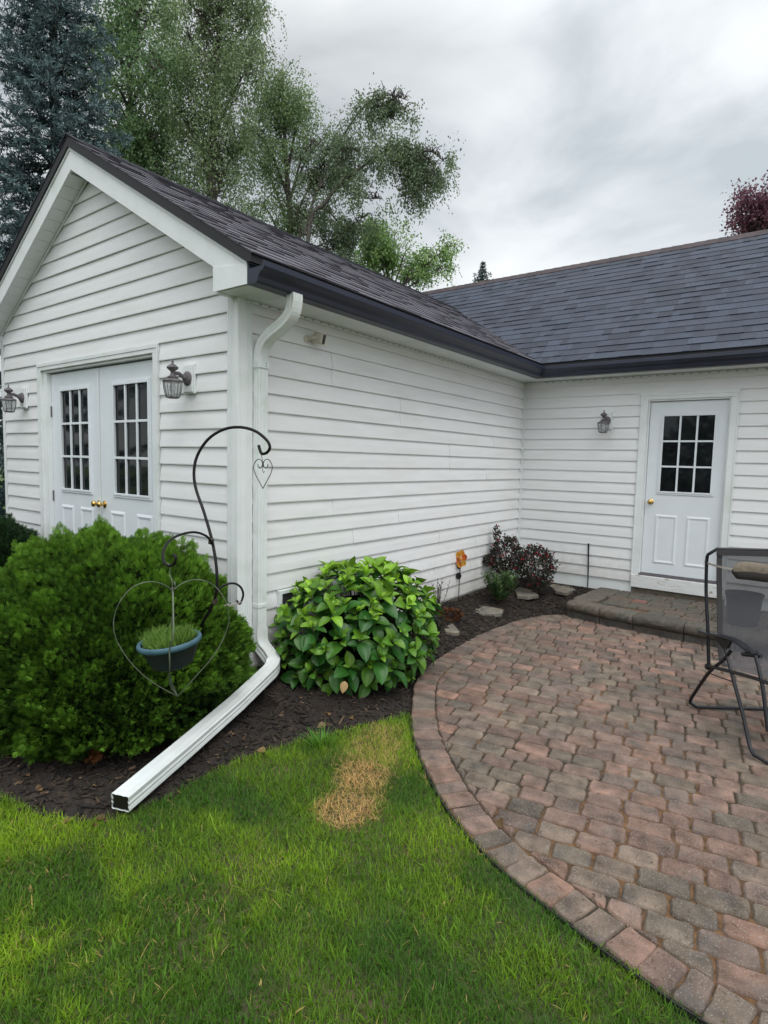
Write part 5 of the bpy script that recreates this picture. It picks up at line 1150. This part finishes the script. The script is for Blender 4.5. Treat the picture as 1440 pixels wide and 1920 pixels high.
# leaning birch: long limbs arching to the right, foliage bunched at their ends
b0 = gb(560, 12.8)
D_ = 12.8
lim = [([b0, ftk(575, 470, D_), ftk(610, 380, D_), ftk(655, 330, D_), ftk(700, 300, D_), ftk(740, 275, D_), ftk(785, 285, D_), ftk(812, 310, D_), ftk(825, 335, D_)], .05, .30, 1.0),
       ([ftk(570, 440, D_), ftk(590, 370, D_, .3), ftk(630, 280, D_, .3), ftk(670, 215, D_, .2), ftk(705, 185, D_, .1), ftk(745, 190, D_), ftk(765, 215, D_)], .035, .30, 1.0),
       ([ftk(740, 277, D_), ftk(770, 300, D_, .2), ftk(790, 330, D_, .3)], .02, .24, 2.6), ([ftk(780, 283, D_), ftk(810, 285, D_, -.2), ftk(835, 305, D_, -.1)], .02, .20, 3.2),
       ([ftk(705, 187, D_), ftk(730, 178, D_), ftk(765, 188, D_)], .02, .18, 3.6), ([ftk(690, 200, D_), ftk(715, 210, D_, .2), ftk(740, 225, D_, .2)], .02, .22, 2.6),
       ([ftk(640, 345, D_), ftk(680, 370, D_, -.2), ftk(715, 372, D_, -.3)], .02, .28, 1.8), ([ftk(610, 390, D_), ftk(640, 420, D_, .3), ftk(660, 430, D_, .3)], .02, .3, 1.8),
       ([ftk(770, 300, D_), ftk(778, 345, D_, .2), ftk(780, 370, D_, .2)], .015, .18, 2.4), ([ftk(625, 290, D_), ftk(650, 280, D_), ftk(675, 285, D_)], .015, .28, 2.0), ([ftk(600, 350, D_), ftk(640, 300, D_, .3), ftk(660, 255, D_, .2)], .02, .3, 1.6), ([b0, ftk(560, 480, D_, .4), ftk(580, 400, D_, .6), ftk(600, 330, D_, .7), ftk(615, 270, D_, .6)], .04, .45, 1.3), ([ftk(575, 470, D_), ftk(640, 440, D_, .4), ftk(690, 400, D_, .6)], .02, .4, 2.2), ([ftk(575, 480, D_), ftk(610, 470, D_, .4), ftk(650, 460, D_, .6)], .02, .4, 2.0)]
decid('leaning birch whose bare limbs arch right with leafy drooping ends', b0, lim, 4, 1700, 24, .62, .26, .031, .053, (.08, .12, .07), (.19, .25, .13), start=.30, sg=.16)
# light green small tree low behind the ridge
b0 = gb(735, 16); D_ = 16
lim = [([b0, ftk(730, 560, D_), ftk(715, 480, D_), ftk(700, 420, D_)], .08, .4, 1.0)]
for (x1, y1, o_) in ((660, 440, .3), (690, 410, -.3), (740, 430, .3), (760, 470, 0), (800, 490, .4), (830, 470, .2), (850, 455, 0), (650, 490, .2), (780, 510, -.4), (840, 500, 0)):
    lim.append(([ftk(730, 560, D_), ftk((735+x1)/2, (560+y1)/2-5, D_, o_*.5), ftk(x1, y1, D_, o_)], .03, .36, 1.1))
decid('light green feathery small tree just above the roof valley', b0, lim, 5, 640, 24, .45, .10, .045, .07, (.11, .20, .07), (.28, .40, .14), start=.45, sg=.17, name='broadleaf_tree')
# purple leaved tree behind the main roof
b0 = gb(1430, 14); D_ = 14
lim = [([b0, ftk(1432, 480, D_), ftk(1428, 420, D_), ftk(1436, 378, D_)], .10, .4, 1.5)]
for (x1, y1, o_) in ((1405, 410, .2), (1412, 380, -.2), (1475, 400, .3), (1500, 365, 0), (1405, 435, 0), (1450, 368, .3), (1520, 425, 0), (1425, 365, .2)):
    lim.append(([ftk(1431, 460, D_), ftk((1431+x1)/2, (460+y1)/2, D_, o_*.5), ftk(x1, y1, D_, o_)], .03, .22, 1.2))
decid('purple leaved tree showing above the right end of the roof', b0, lim, 6, 400, 18, .42, .02, .038, .056, (.085, .035, .05), (.20, .085, .115), start=.45, sg=.13, name='purple_leaf_tree')

def spruce(label, base, H_, R_, n_w, seed, ca, cb, blade=(.007, .055), per=9, step=.055, zmin=0.0, group=None, side_cam=True):
    base = np.array(base, float); t = thing('spruce_tree', label, 'tree', base)
    if group: t['group'] = group
    rg = np.random.default_rng(seed); tk = MB(); tk.tube([base, base+(0, 0, H_*.5), base+(0, 0, H_)], [R_*.07, R_*.04, .01], 8); PL, DL, TL = [], [], []
    to = unit((CAM-base)*np.array([1, 1, 0]))
    z = max(.25, zmin)
    while z < H_-.02:
        rr_ = R_*(1-z/H_)**.9+.04; nb = 7 if rr_ > .6 else 5; a0 = rg.uniform(0, 6.28)
        for k in range(nb):
            a = a0+2*math.pi*k/nb+rg.normal(0, .15); dirh = np.array([math.cos(a), math.sin(a), 0])
            if side_cam and dirh@to < -.45: continue
            L_ = rr_*rg.uniform(.8, 1.12); pts = [base+np.array([0, 0, z])]; m_ = 6
            for j in range(1, m_+1):
                u = j/m_; pts.append(base+dirh*L_*u+np.array([0, 0, z-.30*L_*u*(1-u)*1.2-.10*L_*u+.16*L_*u**3]))
            pts = np.array(pts); tk.tube(pts, np.linspace(.02, .004, len(pts)), 4); side_ = np.cross(dirh, Z)
            s_ = .18*L_
            while s_ < L_:
                u = s_/L_; b_ = pts[min(int(u*m_), m_-1)]*(1-(u*m_) % 1)+pts[min(int(u*m_)+1, m_)]*((u*m_) % 1)
                tl_ = (.14+.42*(1-u)*min(1, L_))*min(1, L_+.3)
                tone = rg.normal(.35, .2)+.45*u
                for sg_ in (-1, 1, 0):
                    if sg_ == 0: tl2, dd = tl_*.5, unit(dirh+np.array([0, 0, .2]))
                    else: tl2, dd = tl_*rg.uniform(.6, 1.1), unit(side_*sg_+dirh*.75+np.array([0, 0, rg.uniform(-.45, .05)]))
                    nn_ = max(3, int(tl2/.022)); uu = np.linspace(0, 1, nn_)
                    for v_ in uu:
                        q = b_+dd*tl2*v_
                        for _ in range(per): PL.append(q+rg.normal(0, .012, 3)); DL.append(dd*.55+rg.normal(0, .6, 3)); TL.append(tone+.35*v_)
                s_ += step*2.0
        z += max(.10, .30*(1-z/H_)+.12)*rg.uniform(.85, 1.15)
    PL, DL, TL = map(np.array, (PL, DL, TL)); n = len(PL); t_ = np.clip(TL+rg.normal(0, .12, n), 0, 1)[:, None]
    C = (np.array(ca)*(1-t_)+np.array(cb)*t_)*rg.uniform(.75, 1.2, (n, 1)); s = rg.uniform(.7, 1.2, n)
    V, F, C = inst(DIAMOND[0], DIAMOND[1], PL, frames(unit(DL), rg.normal(size=(n, 3))), np.c_[blade[0]*s, blade[1]*s, blade[1]*s], C)
    npmesh('crown', V, F, C, M['needle'], t); tk.build('trunk', M['bark'], t); return t
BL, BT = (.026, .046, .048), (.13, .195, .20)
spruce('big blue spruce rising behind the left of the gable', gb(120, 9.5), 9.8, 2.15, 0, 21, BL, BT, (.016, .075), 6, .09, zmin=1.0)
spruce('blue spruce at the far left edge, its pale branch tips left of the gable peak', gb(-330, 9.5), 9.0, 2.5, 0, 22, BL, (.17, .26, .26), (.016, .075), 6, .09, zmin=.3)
spruce('narrow dark spruce top poking up between birches, left one', gb(310, 12), 4.9+.9, 1.2, 0, 23, (.014, .028, .024), (.05, .085, .075), (.016, .07), 6, .10, zmin=2.4)
spruce('narrow dark spruce top poking up under the weeping birch, middle one', gb(455, 12), 6.0, 1.05, 0, 24, (.014, .028, .024), (.05, .085, .07), (.016, .07), 6, .10, zmin=2.6)
spruce('low dark spruce behind the middle of the wing ridge, right one', gb(575, 13), 5.6, 1.3, 0, 26, (.014, .028, .024), (.05, .085, .07), (.016, .07), 6, .10, zmin=2.6)
q = far(905, 508, 26); spruce('tiny distant spruce tip above the main roof ridge', (q[0], q[1], GZ), q[2]-GZ+.35, 4.2, 0, 25, (.04, .06, .06), (.10, .14, .13), (.03, .12), 3, .12, zmin=q[2]-GZ-2.0)
# hedge closing the garden beyond the left corner of the house
n = 26000; P = np.c_[RNG.uniform(-9, -4.4, n), RNG.uniform(1.5, 4.0, n), G+RNG.uniform(0, 2.6, n)]; kk = (P[:, 1]-1.5) < .9+.6*vnoise(P, .5, 8); P = P[kk]; P[:, 2] -= .5*vnoise(P[:, :2], .6, 4); n = len(P)
V, F, C = inst(*DIAMOND, P, frames(rnd(n)+np.array([0, -.6, .3]), rnd(n)), np.c_[np.full(n, .05), np.full(n, .08), np.full(n, .08)], np.array([.018, .04, .018])*RNG.uniform(.4, 1.7, (n, 1)))
hg = thing('hedge', 'dark hedge beyond the left corner of the house', 'hedge', (-6.5, 2.5, G)); npmesh('foliage', V, F, C, M['leaf'], hg)
MB().box(-9, -4.5, 2.3, 3.6, G-.05, 1.9).build('inner_branches', M['core'], hg)

# unseen hedge added behind the viewpoint so the door glass has something to reflect
n = 26000; P = np.c_[RNG.uniform(-14, 18, n), RNG.uniform(-17, -14.5, n), RNG.uniform(0, 1, n)]; P[:, 2] = G+P[:, 2]*(2.2+3.6*vnoise(P[:, :1].repeat(2, 1), 2.6, 4)+.8*vnoise(P[:, :2], .7, 5))
V, F, C = inst(*DIAMOND, P, frames(rnd(n)+np.array([0, .6, .3]), rnd(n)), np.c_[np.full(n, .16), np.full(n, .24), np.full(n, .24)], np.array([.03, .07, .025])*RNG.uniform(.4, 1.7, (n, 1)))
hb = thing('hedge', 'unseen hedge added behind the viewpoint for reflections in the door glass', 'hedge', (2, -15.5, G)); npmesh('foliage', V, F, C, M['leaf'], hb)
